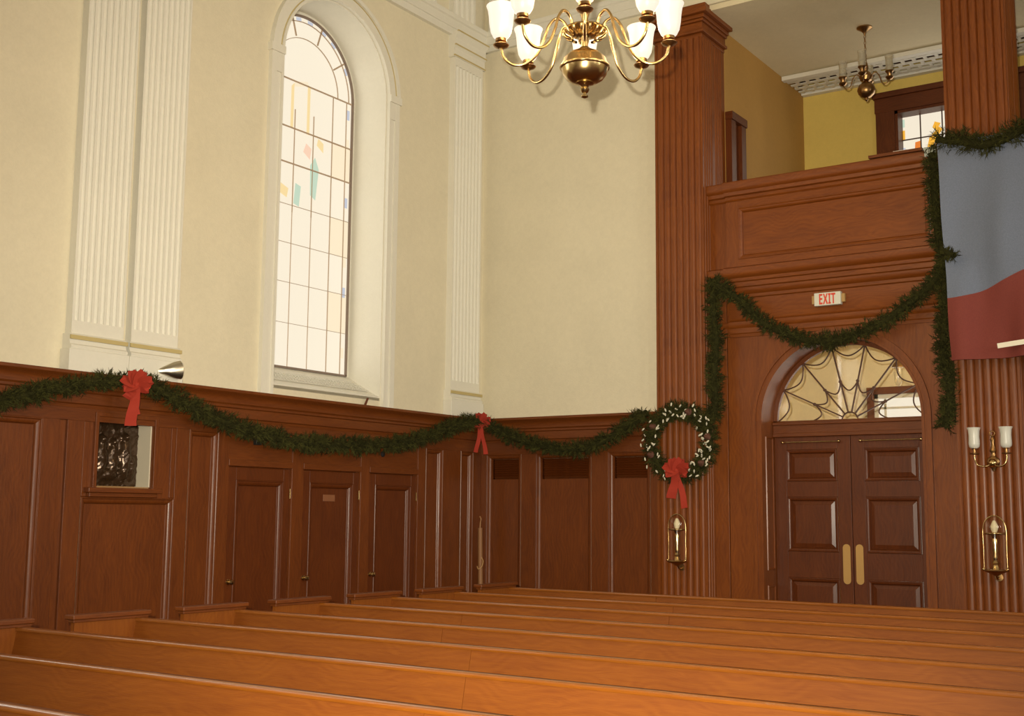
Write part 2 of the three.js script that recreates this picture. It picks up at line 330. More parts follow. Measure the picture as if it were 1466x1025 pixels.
// local coordinates: u = 0 at the window's middle, v = 0 at the springing, w = 0 at the wall face
function archWindow(name, pos, turn, label) {
  const t = tag(new THREE.Group(), label, 'window', null, 'structure'); t.name = name; scene.add(t);
  t.position.set(...pos); t.rotation.y = turn;
  const G = 0.74, D = -0.45, bot = 3.035 - SPR;
  // glass panes
  const us = [-0.74, -0.43, -0.14, 0.14, 0.43, 0.74], vs = [bot, 3.5 - SPR, 3.92 - SPR, 4.33 - SPR, 4.73 - SPR, 5.17 - SPR, 5.55 - SPR, 0];
  for (let i = 0; i < 5; i++) for (let j = 0; j < 7; j++)
    part('pane', polyPane([[us[i], vs[j]], [us[i + 1], vs[j]], [us[i + 1], vs[j + 1]], [us[i], vs[j + 1]]], D - 0.006), (i === 4 || i === 0) && j % 2 ? litGlass.cream : litGlass.pale, t);
  const wedge = (r0, r1, a0, a1) => { const p = []; for (let k = 0; k <= 8; k++) p.push([r1 * Math.cos(a0 + (a1 - a0) * k / 8), r1 * Math.sin(a0 + (a1 - a0) * k / 8)]); for (let k = 8; k >= 0; k--) p.push([r0 * Math.cos(a0 + (a1 - a0) * k / 8), r0 * Math.sin(a0 + (a1 - a0) * k / 8)]); return p; };
  const A5 = Math.PI / 5;
  for (let k = 0; k < 5; k++) part('pane', polyPane(wedge(0.50, G, k * A5, (k + 1) * A5), D - 0.006), litGlass.pale, t);
  for (let k = 0; k < 3; k++) part('pane', polyPane(wedge(0.001, 0.50, k * Math.PI / 3, (k + 1) * Math.PI / 3), D - 0.006), litGlass.pale, t);
  // coloured pieces of the figures and of the border
  const col = [['teal', [-0.55, -0.98], [-0.46, -0.98], [-0.42, -0.62], [-0.47, -0.55], [-0.56, -0.62]], ['amber', [-0.52, -0.50], [-0.40, -0.48], [-0.42, -0.30], [-0.50, -0.28]],
    ['amber', [-0.20, -0.50], [-0.16, -0.50], [-0.16, -0.02], [-0.20, -0.06]], ['cream', [-0.16, -0.06], [0.04, 0.0], [0.04, 0.05], [-0.16, 0.0]], ['amber', [0.04, -0.52], [0.08, -0.52], [0.08, 0.0], [0.04, 0.02]],
    ['rose', [0.0, -0.72], [0.1, -0.78], [0.12, -0.66], [0.04, -0.62]], ['teal', [0.12, -1.16], [0.20, -1.20], [0.24, -0.86], [0.18, -0.74], [0.11, -0.84]], ['amber', [-0.40, -1.2], [-0.22, -1.26], [-0.2, -1.16], [-0.38, -1.1]],
    ['amber', [0.20, -0.60], [0.30, -0.66], [0.30, -0.56], [0.22, -0.52]], ['teal', [-0.12, -1.30], [-0.04, -1.32], [-0.02, -1.1], [-0.10, -1.08]]];
  for (const [m, ...p] of col) part('pane', polyPane(p, D - 0.002, 0.004), litGlass[m], t);
  for (let j = 0; j < 9; j++) { const v = -0.14 - j * 0.33; part('pane', polyPane([[0.655, v - 0.05], [0.70, v - 0.05], [0.70, v + 0.06], [0.655, v + 0.06]], D - 0.002, 0.004), j % 3 ? litGlass.cream : litGlass.blue, t); }
  for (const a of [0.5, 0.95, 1.2, 1.5, 1.75]) part('pane', polyPane(wedge(0.685, 0.72, a - 0.05, a + 0.06), D - 0.002, 0.004), litGlass.blue, t);
  // lead and saddle bars, thinned low down to stand for window glare
  const bars = [];
  vs.slice(1).forEach((v, k) => bars.push(bar(-G, v, G, v, k > 3 ? 0.013 : 0.003, D, D + 0.012)));
  us.slice(1, 5).forEach((u, k) => { bars.push(bar(u, -1.4, u, k === 0 || k === 3 ? 0 : -0.3, 0.006, D, D + 0.010)); bars.push(bar(u, bot, u, -1.4, k === 3 ? 0.005 : 0.002, D, D + 0.010)); });
  for (let k = 1; k < 5; k++) bars.push(bar(0.52 * Math.cos(k * A5), 0.52 * Math.sin(k * A5), G * Math.cos(k * A5), G * Math.sin(k * A5), 0.016, D, D + 0.010));
  bars.push(ringGeo(0.498, 0.504, D, D + 0.010, 0, Math.PI, 28), ringGeo(0.674, 0.681, D, D + 0.010, 0, Math.PI, 32), bar(0.645, bot, 0.645, 0, 0.006, D, D + 0.010), bar(-0.645, bot, -0.645, 0, 0.006, D, D + 0.010));
  part('leading', merge(bars), glareCame, t, 'thin lead strips between the panes, window glare put into their pale brown');
  part('window_frame', merge([ringGeo(0.725, 0.748, D, D + 0.02, 0, Math.PI, 40), bar(-0.736, bot, -0.736, 0, 0.023, D, D + 0.02), bar(0.736, bot, 0.736, 0, 0.023, D, D + 0.02), bar(-0.74, bot + 0.01, 0.74, bot + 0.01, 0.02, D, D + 0.02)]), sashMat, t);
  part('blocking', merge([ringGeo(0.735, 0.82, D - 0.03, D, 0, Math.PI, 40), box(0.735, 0.82, bot - 0.1, 0, D - 0.03, D), box(-0.82, -0.735, bot - 0.1, 0, D - 0.03, D), box(-0.8, 0.8, SILL - SPR, bot, D - 0.03, D)]), white, t);
  part('reveal_lining', uvm(merge([ringGeo(0.786, 0.7995, D, -0.002, 0, Math.PI, 44), box(0.786, 0.7995, SILL - SPR, 0, D, -0.002), box(-0.7995, -0.786, SILL - SPR, 0, D, -0.002)])), white, t);
  // sloping sill with pierced vent
  const s0 = SILL - SPR, s1 = bot;
  const sl = (f) => [D * f, s0 + (s1 - s0) * f];
  const sy = (w) => s0 + 0.035 + (s1 - s0 - 0.035) * (-w - 0.06) / (-D - 0.06), wa = D * 0.24 - 0.004, wb = D * 0.66 + 0.004;
  part('window_sill', uvm(merge([prism([[0.0, s0 - 0.03], [0.0, s0 + 0.015], [-0.06, s0 + 0.035], [wa, sy(wa)], [wa, s0 - 0.03]], 'x', -0.785, 0.785), prism([[wb, s0 - 0.03], [wb, sy(wb)], [D, s1], [D, s0 - 0.03]], 'x', -0.785, 0.785),
    ...[[-0.785, -0.71], [0.71, 0.785]].map(([a, b]) => prism([[wa - 0.0005, s0 - 0.03], [wa - 0.0005, sy(wa)], [wb + 0.0005, sy(wb)], [wb + 0.0005, s0 - 0.03]], 'x', a, b))]), 'x'), white, t);
  const gb = []; const f0 = 0.24, f1 = 0.66, [a0, b0] = sl(f0), [a1, b1] = sl(f1); const up = 0.010;
  const ang = Math.atan2(b1 - b0, a1 - a0), len = Math.hypot(a1 - a0, b1 - b0);
  const put = (g, u, s, h) => { g.rotateX(0); g.applyMatrix4(new THREE.Matrix4().makeBasis(V(1, 0, 0), V(0, -(b1 - b0) / len * -1, (a1 - a0) / len), V(0, -(a1 - a0) / len, (b1 - b0) / len)).setPosition(u, b0 + (b1 - b0) * s + up + h, a0 + (a1 - a0) * s)); return clean(g); };
  part('vent_duct', box(-0.709, 0.709, s0 - 0.029, s0 - 0.02, wb + 0.001, wa - 0.001), std([0.20, 0.18, 0.15], 0.7), t, 'duct floor under the grille, shade put into its grey colour');  // coloured dark so the grille openings look shaded
  for (let r = 0; r <= 4; r++) gb.push(put(new THREE.BoxGeometry(1.46, 0.012, 0.003), 0, r / 4, 0.003));
  for (let c = 0; c <= 32; c++) { const g = new THREE.BoxGeometry(0.014, len * 1.04, 0.003); g.rotateZ(0.35); gb.push(put(g, -0.68 + c * 1.36 / 32, 0.5, 0.003)); }
  part('vent_grille', merge(gb), white, t, 'white pierced vent let into the sloping sill');
  // plaster architrave round the opening
  const pr = [[0.80, 0.035], [0.83, 0.045], [0.835, 0.03], [0.915, 0.03], [0.92, 0.055], [0.96, 0.055]];
  const arch = [ringGeo(0.80, 0.83, 0, 0.045, 0, Math.PI, 44), ringGeo(0.83, 0.925, 0, 0.028, 0, Math.PI, 44), ringGeo(0.925, 0.965, 0, 0.058, 0, Math.PI, 44)];
  part('architrave', uvm(merge(arch)), white, t);
  part('gilt_line', merge([ringGeo(0.829, 0.839, 0.02, 0.032, 0, Math.PI, 44), ringGeo(0.917, 0.927, 0.02, 0.034, 0, Math.PI, 44)]), gilt0, t, 'dull gilt lines on the arch');
  for (const s of [-1, 1]) {
    const a = s < 0 ? -1 : 1, q = (u0, u1, v0, v1, w) => box(Math.min(a * u0, a * u1), Math.max(a * u0, a * u1), v0, v1, 0, w);
    part('jamb_strip', uvm(merge([q(0.80, 0.83, 2.685 - SPR, -0.02, 0.045), q(0.83, 0.90, 2.685 - SPR, -0.22, 0.028), q(0.83, 0.90, -0.22, -0.02, 0.045), q(0.90, 0.965, 2.685 - SPR, -0.02, 0.048)])), white, t);
    part('impost', uvm(q(0.80, 0.985, -0.03, 0.05, 0.062)), white, t);
  }
  return t;
}
const win1 = archWindow('window_1', [0, SPR, WZ[0]], Math.PI / 2, 'tall arched leaded window with pale painted glass in a deep white reveal');
let wn = 2;
for (const z of [WZ[1], WZ[2]]) { const c = win1.clone(); c.name = `window_${wn++}`; c.position.z = z; c.userData = { ...win1.userData, label: 'arched leaded window farther along the side wall, beyond the paired pilasters', group: 'side windows beyond the paired pilasters' }; scene.add(c); }
for (const z of WZ) { const c = win1.clone(); c.name = `window_${wn++}`; c.position.set(RX, SPR, z); c.rotation.y = -Math.PI / 2; c.userData = { ...win1.userData, label: 'arched leaded window in the opposite side wall', group: 'windows of the opposite side wall' }; scene.add(c); }

// ------------------------------------------------------------------ wainscot on the side wall
const cornicePr = [[0, 2.40], [0.065, 2.40], [0.07, 2.425], [0.085, 2.435], [0.085, 2.515], [0.10, 2.525], [0.10, 2.545], [0.115, 2.56], [0.115, 2.60], [0.13, 2.625], [0.155, 2.645], [0.165, 2.655], [0.165, 2.68], [0, 2.68]];
const ST = 0.06;   // face of stiles
const ovolo = (i0, w0, i1, w1, n = 7) => Array.from({ length: n + 1 }, (_, k) => { const a = k / n * Math.PI / 2; return [i0 + (i1 - i0) * Math.sin(a), w1 + (w0 - w1) * Math.cos(a)]; });
const PP = [[0, 0.06], [0.004, 0.066], [0.010, 0.067], [0.015, 0.062], [0.018, 0.054], ...ovolo(0.018, 0.054, 0.052, 0.026), [0.056, 0.021], [0.062, 0.021]];   // panel moulding
{
  const t = tag(new THREE.Group(), 'dark stained oak panelling along the side wall under the window', 'panelling', null, 'structure'); t.name = 'trim_5'; scene.add(t);
  part('cornice', uvm(prism(cornicePr, 'z', 0, 7.2), 'z'), wood, t);
  part('top_rail', uvm(box(0, ST, 2.30, 2.42, 0.0, 7.2), 'z'), wood, t);
  part('bottom_rail', uvm(box(0, ST, 0, 0.2, 0.0, 7.2), 'z'), wood, t);
  for (const [a, b] of [[6.75, 6.55], [5.87, 5.715], [5.645, 5.49], [4.56, 4.415], [4.08, 3.955], [3.15, 3.0], [2.165, 2.03], [1.235, 1.10], [0.79, 0.46], [0.215, 0.0]])
    part('stile', uvm(box(0, ST, 0.2, 2.30, b, a, 0.004)), wood, t);
  part('stile', uvm(box(0, 0.035, 0.2, 2.299, 5.646, 5.714)), wood, t);
  for (const [a, b, v0, v1] of [[6.55, 5.87, 0.2, 2.30], [4.415, 4.08, 0.2, 2.30], [1.10, 0.79, 0.2, 2.30], [0.46, 0.215, 0.2, 2.30], [7.2, 6.75, 0.2, 2.30]])
    part('panel', uvm(onW1(panelGeo(-a, -b, v0, v1, PP))), wood, t);
  for (const [a, b] of [[3.955, 3.15], [3.0, 2.165], [2.03, 1.235]]) {
    part('door_head', uvm(box(0, 0.048, 2.06, 2.31, b + 0.001, a - 0.001), 'z'), wood, t);
    part('door_head', uvm(box(0, 0.066, 2.001, 2.061, b + 0.001, a - 0.001, 0.005), 'z'), wood, t);
  }
  // niche bay: frame, lower field, recess
  part('panel', uvm(onW1(panelGeo(-5.49, -4.56, 0.2, 1.70, PP))), wood, t);
  part('niche_surround', uvm(merge([box(0, 0.045, 1.70, 2.32, 5.38, 5.488), box(0, 0.045, 1.70, 2.32, 4.562, 4.78), 
    box(0, 0.075, 1.70, 2.36, 5.36, 5.395, 0.004), box(0, 0.075, 1.70, 2.36, 4.76, 4.80, 0.004), box(0, 0.074, 2.345, 2.38, 4.761, 5.394, 0.004), box(0, 0.058, 1.702, 2.298, 5.44, 5.488, 0.004), box(0, 0.058, 1.702, 2.298, 4.562, 4.61, 0.004)])), wood, t);
  part('niche_sill', uvm(merge([box(0, 0.13, 1.735, 1.775, 4.74, 5.47, 0.006), box(0, 0.10, 1.70, 1.735, 4.77, 5.44, 0.006)]), 'z'), wood, t);
  part('niche_lining', uvm(merge([box(-0.16, 0.02, 1.775, 1.787, 4.80, 5.36), box(-0.16, 0.02, 2.333, 2.345, 4.80, 5.36), box(-0.16, 0.02, 1.787, 2.333, 5.348, 5.36), box(-0.17, -0.15, 1.775, 2.345, 4.80, 5.36)]), 'x'), std([0.30, 0.17, 0.07], 0.3), t, 'paler varnished lining of the niche');
  part('niche_cheek', box(-0.149, 0.03, 1.788, 2.332, 4.80, 4.812), std([0.62, 0.56, 0.42], 0.35), t, 'cheek of the niche, flash glare put into its pale colour');  // this cheek alone is coloured pale, standing for glare from the flash
}
// three narrow doors in the panelling
function sideDoor(name, za, zb, label, plate) {
  const t = tag(new THREE.Group(), label, 'door', 'narrow doors in the side wall panelling', 'structure'); t.name = name; t.position.set(0, 0, (za + zb) / 2); scene.add(t);
  const h = (za - zb) / 2 - 0.012;
  part('leaf', uvm(merge([box(0.005, 0.042, 0.02, 1.99, h - 0.10, h, 0.003), box(0.005, 0.042, 0.02, 1.99, -h, -h + 0.08, 0.003), box(0.005, 0.042, 1.88, 1.99, -h + 0.08, h - 0.10, 0.002), box(0.005, 0.042, 0.02, 0.25, -h + 0.08, h - 0.10, 0.002)])), doorWood, t);
  part('panel', uvm(onW1(panelGeo(-h + 0.10, h - 0.08, 0.25, 1.88, [[0, 0.042], [0.004, 0.047], [0.010, 0.047], [0.014, 0.040], ...ovolo(0.014, 0.040, 0.052, 0.014), [0.055, 0.010], [0.06, 0.010]]))), doorWood, t);
  part('jamb', uvm(merge([box(0.001, 0.056, 0.001, 1.999, -h - 0.011, -h - 0.002), box(0.001, 0.056, 0.001, 1.999, h + 0.002, h + 0.011)])), wood, t);
  part('door_stop', box(0.0008, 0.0045, 0.002, 2.05, -h - 0.010, h + 0.010), doorWood, t);
  const k = part('knob', merge([lathe([[0.0, 0], [0.024, 0], [0.024, 0.006], [0.009, 0.010], [0.008, 0.03], [0.02, 0.036], [0.026, 0.05], [0.02, 0.062], [0, 0.066]], 14).rotateZ(-Math.PI / 2)]), brass, t, 'small brass knob'); k.position.set(0.042, 0.968, h - 0.045);
  for (const y of [0.35, 1.72]) part('hinge', moved(lathe([[0, 0], [0.007, 0], [0.007, 0.09], [0, 0.09]], 8), 0.05, y, -h + 0.0), brass, t, 'brass hinge knuckle');
  if (plate) part('name_plate', box(0.012, 0.018, 1.70, 1.765, -0.085, 0.085, 0.002), std([0.22, 0.085, 0.035], 0.5), t, 'small wooden name plate');
  return t;
}
sideDoor('door_1', 3.955, 3.15, 'narrow dark panelled door nearest the niche, under the small black box', false);
sideDoor('door_2', 3.0, 2.165, 'narrow dark panelled door bearing a small name plate', true);
sideDoor('door_3', 2.03, 1.235, 'narrow dark panelled door nearest the corner', false);

// ------------------------------------------------------------------ wainscot on the back wall
{
  const t = tag(new THREE.Group(), 'dark oak panelling on the back wall between corner and reeded pilaster', 'panelling', null, 'structure'); t.name = 'trim_6'; scene.add(t);
  part('cornice', uvm(prism(cornicePr, 'x', 0, 2.4), 'x'), wood, t);
  part('top_rail', uvm(box(ST, 2.4, 2.27, 2.42, 0, ST), 'x'), wood, t);
  part('bottom_rail', uvm(box(ST, 2.4, 0, 0.2, 0, ST), 'x'), wood, t);
  const st = [[ST, 0.14], [0.62, 0.825], [1.545, 1.76], [2.27, 2.4]];
  for (const [a, b] of st) part('stile', uvm(box(a, b, 0.2, 2.27, 0, ST, 0.004)), wood, t);
  for (let i = 0; i < 3; i++) {
    const a = st[i][1], b = st[i + 1][0];
    part('panel', uvm(panelGeo(a, b, 0.2, 2.27, [...PP.slice(0, -2), [0.056, 0.012]], false)), wood, t);
    part('panel', uvm(box(a + 0.05, b - 0.05, 0.2, 1.985, 0.005, 0.024, 0.003)), wood, t);
    const [va, vb] = VENTS[i], sl = [];
    part('vent_duct', uvm(merge([box(va, vb, 1.970, 1.984, -0.44, 0.02), box(va, vb, 2.2145, 2.226, -0.44, 0.02), box(va - 0.012, va, 1.975, 2.222, -0.44, 0.02), box(vb, vb + 0.012, 1.975, 2.222, -0.44, 0.02)]), 'x'), doorWood, t, 'brown lined vent duct');
    for (let k = 0; k < 9; k++) { const g = box(va, vb, -0.003, 0.003, -0.020, 0.020); g.rotateX(-0.75); sl.push(moved(g, 0, 2.0 + k * 0.0255, -0.02)); }
    part('vent_louvres', uvm(merge(sl), 'x'), doorWood, t, 'sloping brown louvres');
  }
}

// ------------------------------------------------------------------ reeded oak pilasters carrying the gallery
function reedLine(w, n) {   // convex reeds between fine grooves: points (p, q) with q = 0 at the face
  const pts = [], m = 0.028, rw = (w - 2 * m) / n;
  pts.push([0, 0], [m - 0.004, 0], [m - 0.002, -0.006]);
  for (let i = 0; i < n; i++) { const a = m + i * rw; for (let k = 0; k <= 8; k++) { const f = k / 8, x = f * 2 - 1; pts.push([a + 0.003 + f * (rw - 0.006), Math.sqrt(Math.max(0, 1 - x * x)) * 0.016 - 0.006]); } pts.push([a + rw, -0.009]); }
  pts.push([w - m + 0.004, 0], [w, 0]);
  return pts;
}
function oakPilaster(name, x0, x1, label) {
  const t = tag(new THREE.Group(), label, 'pilaster', null, 'structure'); t.name = name; t.position.set(x0, 0, 0); scene.add(t);
  const w = x1 - x0, Zf = 0.15, Zb = -0.45;
  const front = reedLine(w, 7).map(([p, q]) => [p, Zf + q]);
  const side = reedLine(0.28, 4).map(([p, q]) => [w + q, Zf - p]);
  const side2 = [[w - 0.03, Zf - 0.285], ...reedLine(0.24, 4).map(([p, q]) => [w - 0.012 + q, Zf - 0.31 - p]), [w - 0.012, Zb]];
  const left = reedLine(0.28, 4).map(([p, q]) => [-q, Zf - 0.28 + p]);
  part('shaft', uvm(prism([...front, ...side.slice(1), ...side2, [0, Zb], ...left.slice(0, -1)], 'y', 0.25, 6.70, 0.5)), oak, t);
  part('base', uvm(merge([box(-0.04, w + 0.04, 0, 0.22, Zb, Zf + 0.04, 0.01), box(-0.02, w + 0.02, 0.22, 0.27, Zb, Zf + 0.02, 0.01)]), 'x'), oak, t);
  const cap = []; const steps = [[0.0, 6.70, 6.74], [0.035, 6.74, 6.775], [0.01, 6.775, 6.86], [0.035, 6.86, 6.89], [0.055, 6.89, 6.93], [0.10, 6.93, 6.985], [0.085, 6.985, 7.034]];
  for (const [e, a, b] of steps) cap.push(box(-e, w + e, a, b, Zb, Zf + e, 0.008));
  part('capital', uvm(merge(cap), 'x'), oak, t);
  return t;
}
oakPilaster('trim_7', 2.40, 2.965, 'tall reeded oak pilaster behind the wreath');
oakPilaster('trim_8', 5.455, 6.02, 'tall reeded oak pilaster behind the blue and red flag');
oakPilaster('trim_9', 8.44, 9.0, 'tall reeded oak pilaster at the far end of the gallery');

// ------------------------------------------------------------------ oak door wall with arched opening
const DX = 4.295, DO = 0.80, DS = 2.555, DZ = -0.05;
{
  const s = new THREE.Shape([[2.9, 0], [5.5, 0], [5.5, 4.1], [2.9, 4.1]].map((p) => new THREE.Vector2(...p)));
  s.holes.push(archHole(DX, DO, 0.0, DS));
  // keep the opening open down to the floor
  const o = new THREE.Shape(); o.moveTo(3.13, 0); o.lineTo(DX - DO, 0); o.lineTo(DX - DO, DS); o.absarc(DX, DS, DO, Math.PI, 0, true); o.lineTo(DX + DO, 0); o.lineTo(5.5, 0); o.lineTo(5.5, 4.1); o.lineTo(3.13, 4.1); o.closePath();
  const g = new THREE.ExtrudeGeometry(o, { depth: 0.36, bevelEnabled: false, curveSegments: 40 }); g.translate(0, 0, DZ - 0.36);
  const t = tag(new THREE.Group(), 'plain oak wall with an arched doorway under the gallery', 'wall', null, 'structure'); t.name = 'wall_doorway'; scene.add(t);
  part('wall_field', uvm(clean(g)), oak, t);
  part('wall_board', uvm(box(2.9, 3.122, 0, 4.1, DZ - 0.36, DZ + 0.006, 0.004)), oak, t);
  part('wall_field', uvm(box(6.0, 8.5, 0, 4.1, DZ - 0.36, DZ)), oak, t);
  const ring = [ringGeo(0.80, 0.825, 0, 0.028, 0, Math.PI, 44), ringGeo(0.825, 0.86, 0, 0.018, 0, Math.PI, 44), ringGeo(0.86, 0.89, 0, 0.034, 0, Math.PI, 44)].map((q) => moved(q, DX, DS, DZ));
  part('arch_moulding', uvm(merge(ring)), oak, t);
  for (const k of [-1, 1]) {
    const q = (a, b, w) => box(DX + Math.min(k * a, k * b), DX + Math.max(k * a, k * b), 0, DS, DZ, DZ + w);
    part('jamb_moulding', uvm(merge([q(0.80, 0.825, 0.028), q(0.825, 0.86, 0.018), q(0.86, 0.89, 0.034)])), oak, t);
  }
  // sunk panels on the reveal of the opening
  const rv = [];
  for (const [y0, y1] of [[0.3, 0.9], [1.05, 2.40]]) { const g2 = panelGeo(-0.25, -0.06, y0, y1, [[0, 0.0], [0.004, 0.010], [0.014, 0.012], [0.022, 0.004], [0.03, 0.004]], true); g2.applyMatrix4(new THREE.Matrix4().makeBasis(V(0, 0, 1), V(0, 1, 0), V(-1, 0, 0))); g2.scale(-1, 1, 1); const p = g2.attributes.position; g2.applyMatrix4(new THREE.Matrix4()); rv.push(moved(flipped(g2), DX - DO, 0, DZ - 0.01)); }
  part('reveal_panel', uvm(merge(rv)), oak, t);
}
function flipped(g) { const p = g.attributes.position.array; for (let i = 0; i < p.length; i += 9) for (let k = 0; k < 3; k++) { const a = p[i + 3 + k]; p[i + 3 + k] = p[i + 6 + k]; p[i + 6 + k] = a; } g.computeVertexNormals(); return g; }

// double doors
{
  const z = -0.38, t = tag(new THREE.Group(), 'pair of tall dark oak panelled doors with brass push plates', 'door', null, 'structure'); t.name = 'door_4'; t.position.set(DX, 0, z); scene.add(t);
  part('transom_bar', uvm(merge([box(-DO, DO, 2.43, 2.555, -0.04, 0.05, 0.006), box(-DO, DO, 2.52, 2.555, -0.04, 0.075, 0.008), box(-DO, DO, 2.40, 2.44, -0.04, 0.065, 0.006)]), 'x'), wood, t);
  part('door_stop', box(-0.03, 0.03, 0.01, 2.40, -0.045, -0.027), doorWood, t);
  for (const k of [-1, 1]) part('door_stop', box(k * DO - 0.02, k * DO + 0.02, 0.0, 2.42, -0.045, -0.028), doorWood, t);
  const W = DO - 0.003;
  for (const s of [-1, 1]) {
    const a = s < 0 ? -W : 0.003, b = s < 0 ? -0.003 : W;
    const p0 = a + (s < 0 ? 0.125 : 0.135), p1 = b - (s < 0 ? 0.135 : 0.125);
    const rows = [[0.25, 0.98], [1.24, 1.79], [1.945, 2.27]];
    const fr = [box(a, p0, 0.01, 2.40, -0.025, 0.02, 0.003), box(p1, b, 0.01, 2.40, -0.025, 0.02, 0.003)];
    for (const [y0, y1] of [[0.01, 0.25], [0.98, 1.24], [1.79, 1.945], [2.27, 2.40]]) fr.push(box(p0, p1, y0, y1, -0.025, 0.02, 0.003));
    const leaf = part('door_leaf', uvm(merge(fr)), doorWood, t);
    for (const [y0, y1] of rows) part('panel', uvm(panelGeo(p0, p1, y0, y1, [[0, 0.02], [0.004, 0.030], [0.010, 0.031], [0.016, 0.026], ...ovolo(0.016, 0.026, 0.04, 0.0), [0.042, -0.006], [0.078, 0.006], [0.082, 0.008]])), doorWood, leaf);
    const px = s < 0 ? b - 0.062 : a + 0.062;
    const sh = new THREE.Shape(); sh.moveTo(px - 0.038, 0.97); sh.absarc(px, 0.97, 0.038, Math.PI, Math.PI * 2, false); sh.lineTo(px + 0.038, 1.285); sh.absarc(px, 1.285, 0.038, 0, Math.PI, false); sh.closePath();
    part('push_plate', moved(clean(new THREE.ExtrudeGeometry(sh, { depth: 0.004, bevelEnabled: false })), 0, 0, 0.021), std([0.50, 0.30, 0.10], 0.55, 0.6), leaf, 'worn brass push plate with rounded ends');
    part('holder_rod', merge([tube([[p0 - 0.03, 2.345, 0.05], [(p0 + p1) / 2, 2.345, 0.05], [p1 + 0.03, 2.345, 0.05]], 0.007, 4, 7), ball(0.017, p0 - 0.03, 2.345, 0.045), ball(0.017, p1 + 0.03, 2.345, 0.045)]), brass, leaf, 'thin brass rod across the head of the leaf');
  }
}
// fanlight
{
  const R = 0.772, t = tag(new THREE.Group(), 'semicircular fanlight with curved wooden tracery over the double doors', 'window', null, 'structure'); t.name = 'window_7'; t.position.set(DX, DS, -0.38); scene.add(t);
  const N = 7, S = Math.PI / N, P = (r, a) => [r * Math.cos(a), r * Math.sin(a)];
  const sagO = (f) => R * (1 - 0.155 * Math.sin(Math.PI * f) ** 0.8), inn = (f) => R * (0.52 - 0.13 * Math.sin(Math.PI * f) ** 0.7), hub = 0.105 * R / 1.0;
  const bars = [];
  const K = 10;
  for (let i = 0; i < N; i++) {
    const a0 = i * S, cv = (fn) => Array.from({ length: K + 1 }, (_, k) => P(fn(k / K), a0 + S * k / K));
    const arc = cv(() => R), so = cv(sagO), si = cv(inn), h = cv(() => hub);
    for (const [p, q] of [[arc, so], [so, si], [si, h]]) {
      const pts = [...p, ...q.slice().reverse()].filter((v, k, A) => k === 0 || Math.hypot(v[0] - A[k - 1][0], v[1] - A[k - 1][1]) > 1e-4);
      if (Math.hypot(pts[0][0] - pts[pts.length - 1][0], pts[0][1] - pts[pts.length - 1][1]) < 1e-4) pts.pop();
      part('pane', polyPane(pts, -0.002, 0.003), paneGlass, t);
    }
    for (const c of [so, si]) bars.push(tube(c.map(([x, y]) => [x, y, 0.004]), 0.0075, 16, 6));
    if (i) bars.push(bar(...P(hub, a0), ...P(R, a0), 0.013, -0.006, 0.012), moved(lathe([[0, 0], [0.016, 0], [0.016, 0.018], [0, 0.02]], 10).rotateX(Math.PI / 2), ...P(R * 0.52, a0), 0));
  }
  bars.push(tube(Array.from({ length: 9 }, (_, k) => [...P(hub, Math.PI * k / 8), 0.004]), 0.008, 16, 6));
  part('tracery', merge(bars), muntin, t, 'dark curved glazing bars like a spider web');
  part('window_frame', uvm(merge([ringGeo(R - 0.012, 0.80, -0.02, 0.03, 0, Math.PI, 44), box(-0.8, 0.8, 0, 0.012, -0.02, 0.03)])), wood, t);
}

// ------------------------------------------------------------------ gallery front
{
  const t = tag(new THREE.Group(), 'panelled oak gallery front with heavy mouldings above the doorway', 'gallery front', null, 'structure'); t.name = 'trim_10'; scene.add(t);
  const low = [[-0.1, 3.43], [-0.035, 3.43], [-0.03, 3.46], [-0.02, 3.47], [-0.02, 3.52], [-0.005, 3.535], [0.005, 3.56], [0.005, 3.585], [-0.02, 3.60], [-0.03, 3.62], [-0.03, 3.83], [-0.01, 3.84], [-0.01, 3.87], [0.015, 3.885], [0.03, 3.91], [0.03, 3.935], [0.05, 3.945], [0.05, 3.99], [0.07, 4.0], [0.075, 4.03], [0.11, 4.05], [0.125, 4.08], [0.125, 4.13], [0.08, 4.15], [0.03, 4.16], [-0.1, 4.16]];
  const capP = [[-0.14, 4.86], [0.035, 4.86], [0.05, 4.875], [0.05, 4.905], [0.08, 4.915], [0.085, 4.95], [0.11, 4.965], [0.12, 4.985], [0.12, 5.045], [0.11, 5.055], [-0.14, 5.055]];
  const back = (p) => p.map(([a, b]) => [a < -0.05 ? a : a - 0.035, b]);
  for (const [a, b, f] of [[3.165, 5.455, 1], [2.95, 3.165, 0], [6.02, 8.44, 1]]) {
    part('lower_moulding', uvm(prism(f ? low : back(low), 'x', a, b), 'x'), oak, t);
    part('cap_rail', uvm(prism(f ? capP : back(capP), 'x', a, b), 'x'), oak, t);
    if (!f) { part('stile', uvm(box(a, b, 4.16, 4.86, -0.1, -0.008)), oak, t); continue; }
    const p0 = a + 0.135, p1 = b - 0.20;
    part('stile', uvm(box(a, p0, 4.16, 4.86, -0.1, 0.03, 0.003)), oak, t);
    part('stile', uvm(box(p1, b, 4.16, 4.86, -0.1, 0.03, 0.003)), oak, t);
    part('rail', uvm(box(p0, p1, 4.16, 4.235, -0.1, 0.03), 'x'), oak, t);
    part('rail', uvm(box(p0, p1, 4.785, 4.86, -0.1, 0.03), 'x'), oak, t);
    part('panel', uvm(panelGeo(p0, p1, 4.235, 4.785, [[0, 0.03], [0.005, 0.041], [0.012, 0.042], [0.018, 0.034], ...ovolo(0.018, 0.034, 0.048, 0.006), [0.052, 0.002], [0.056, 0.002]]), 'x'), oak, t);
  }
}
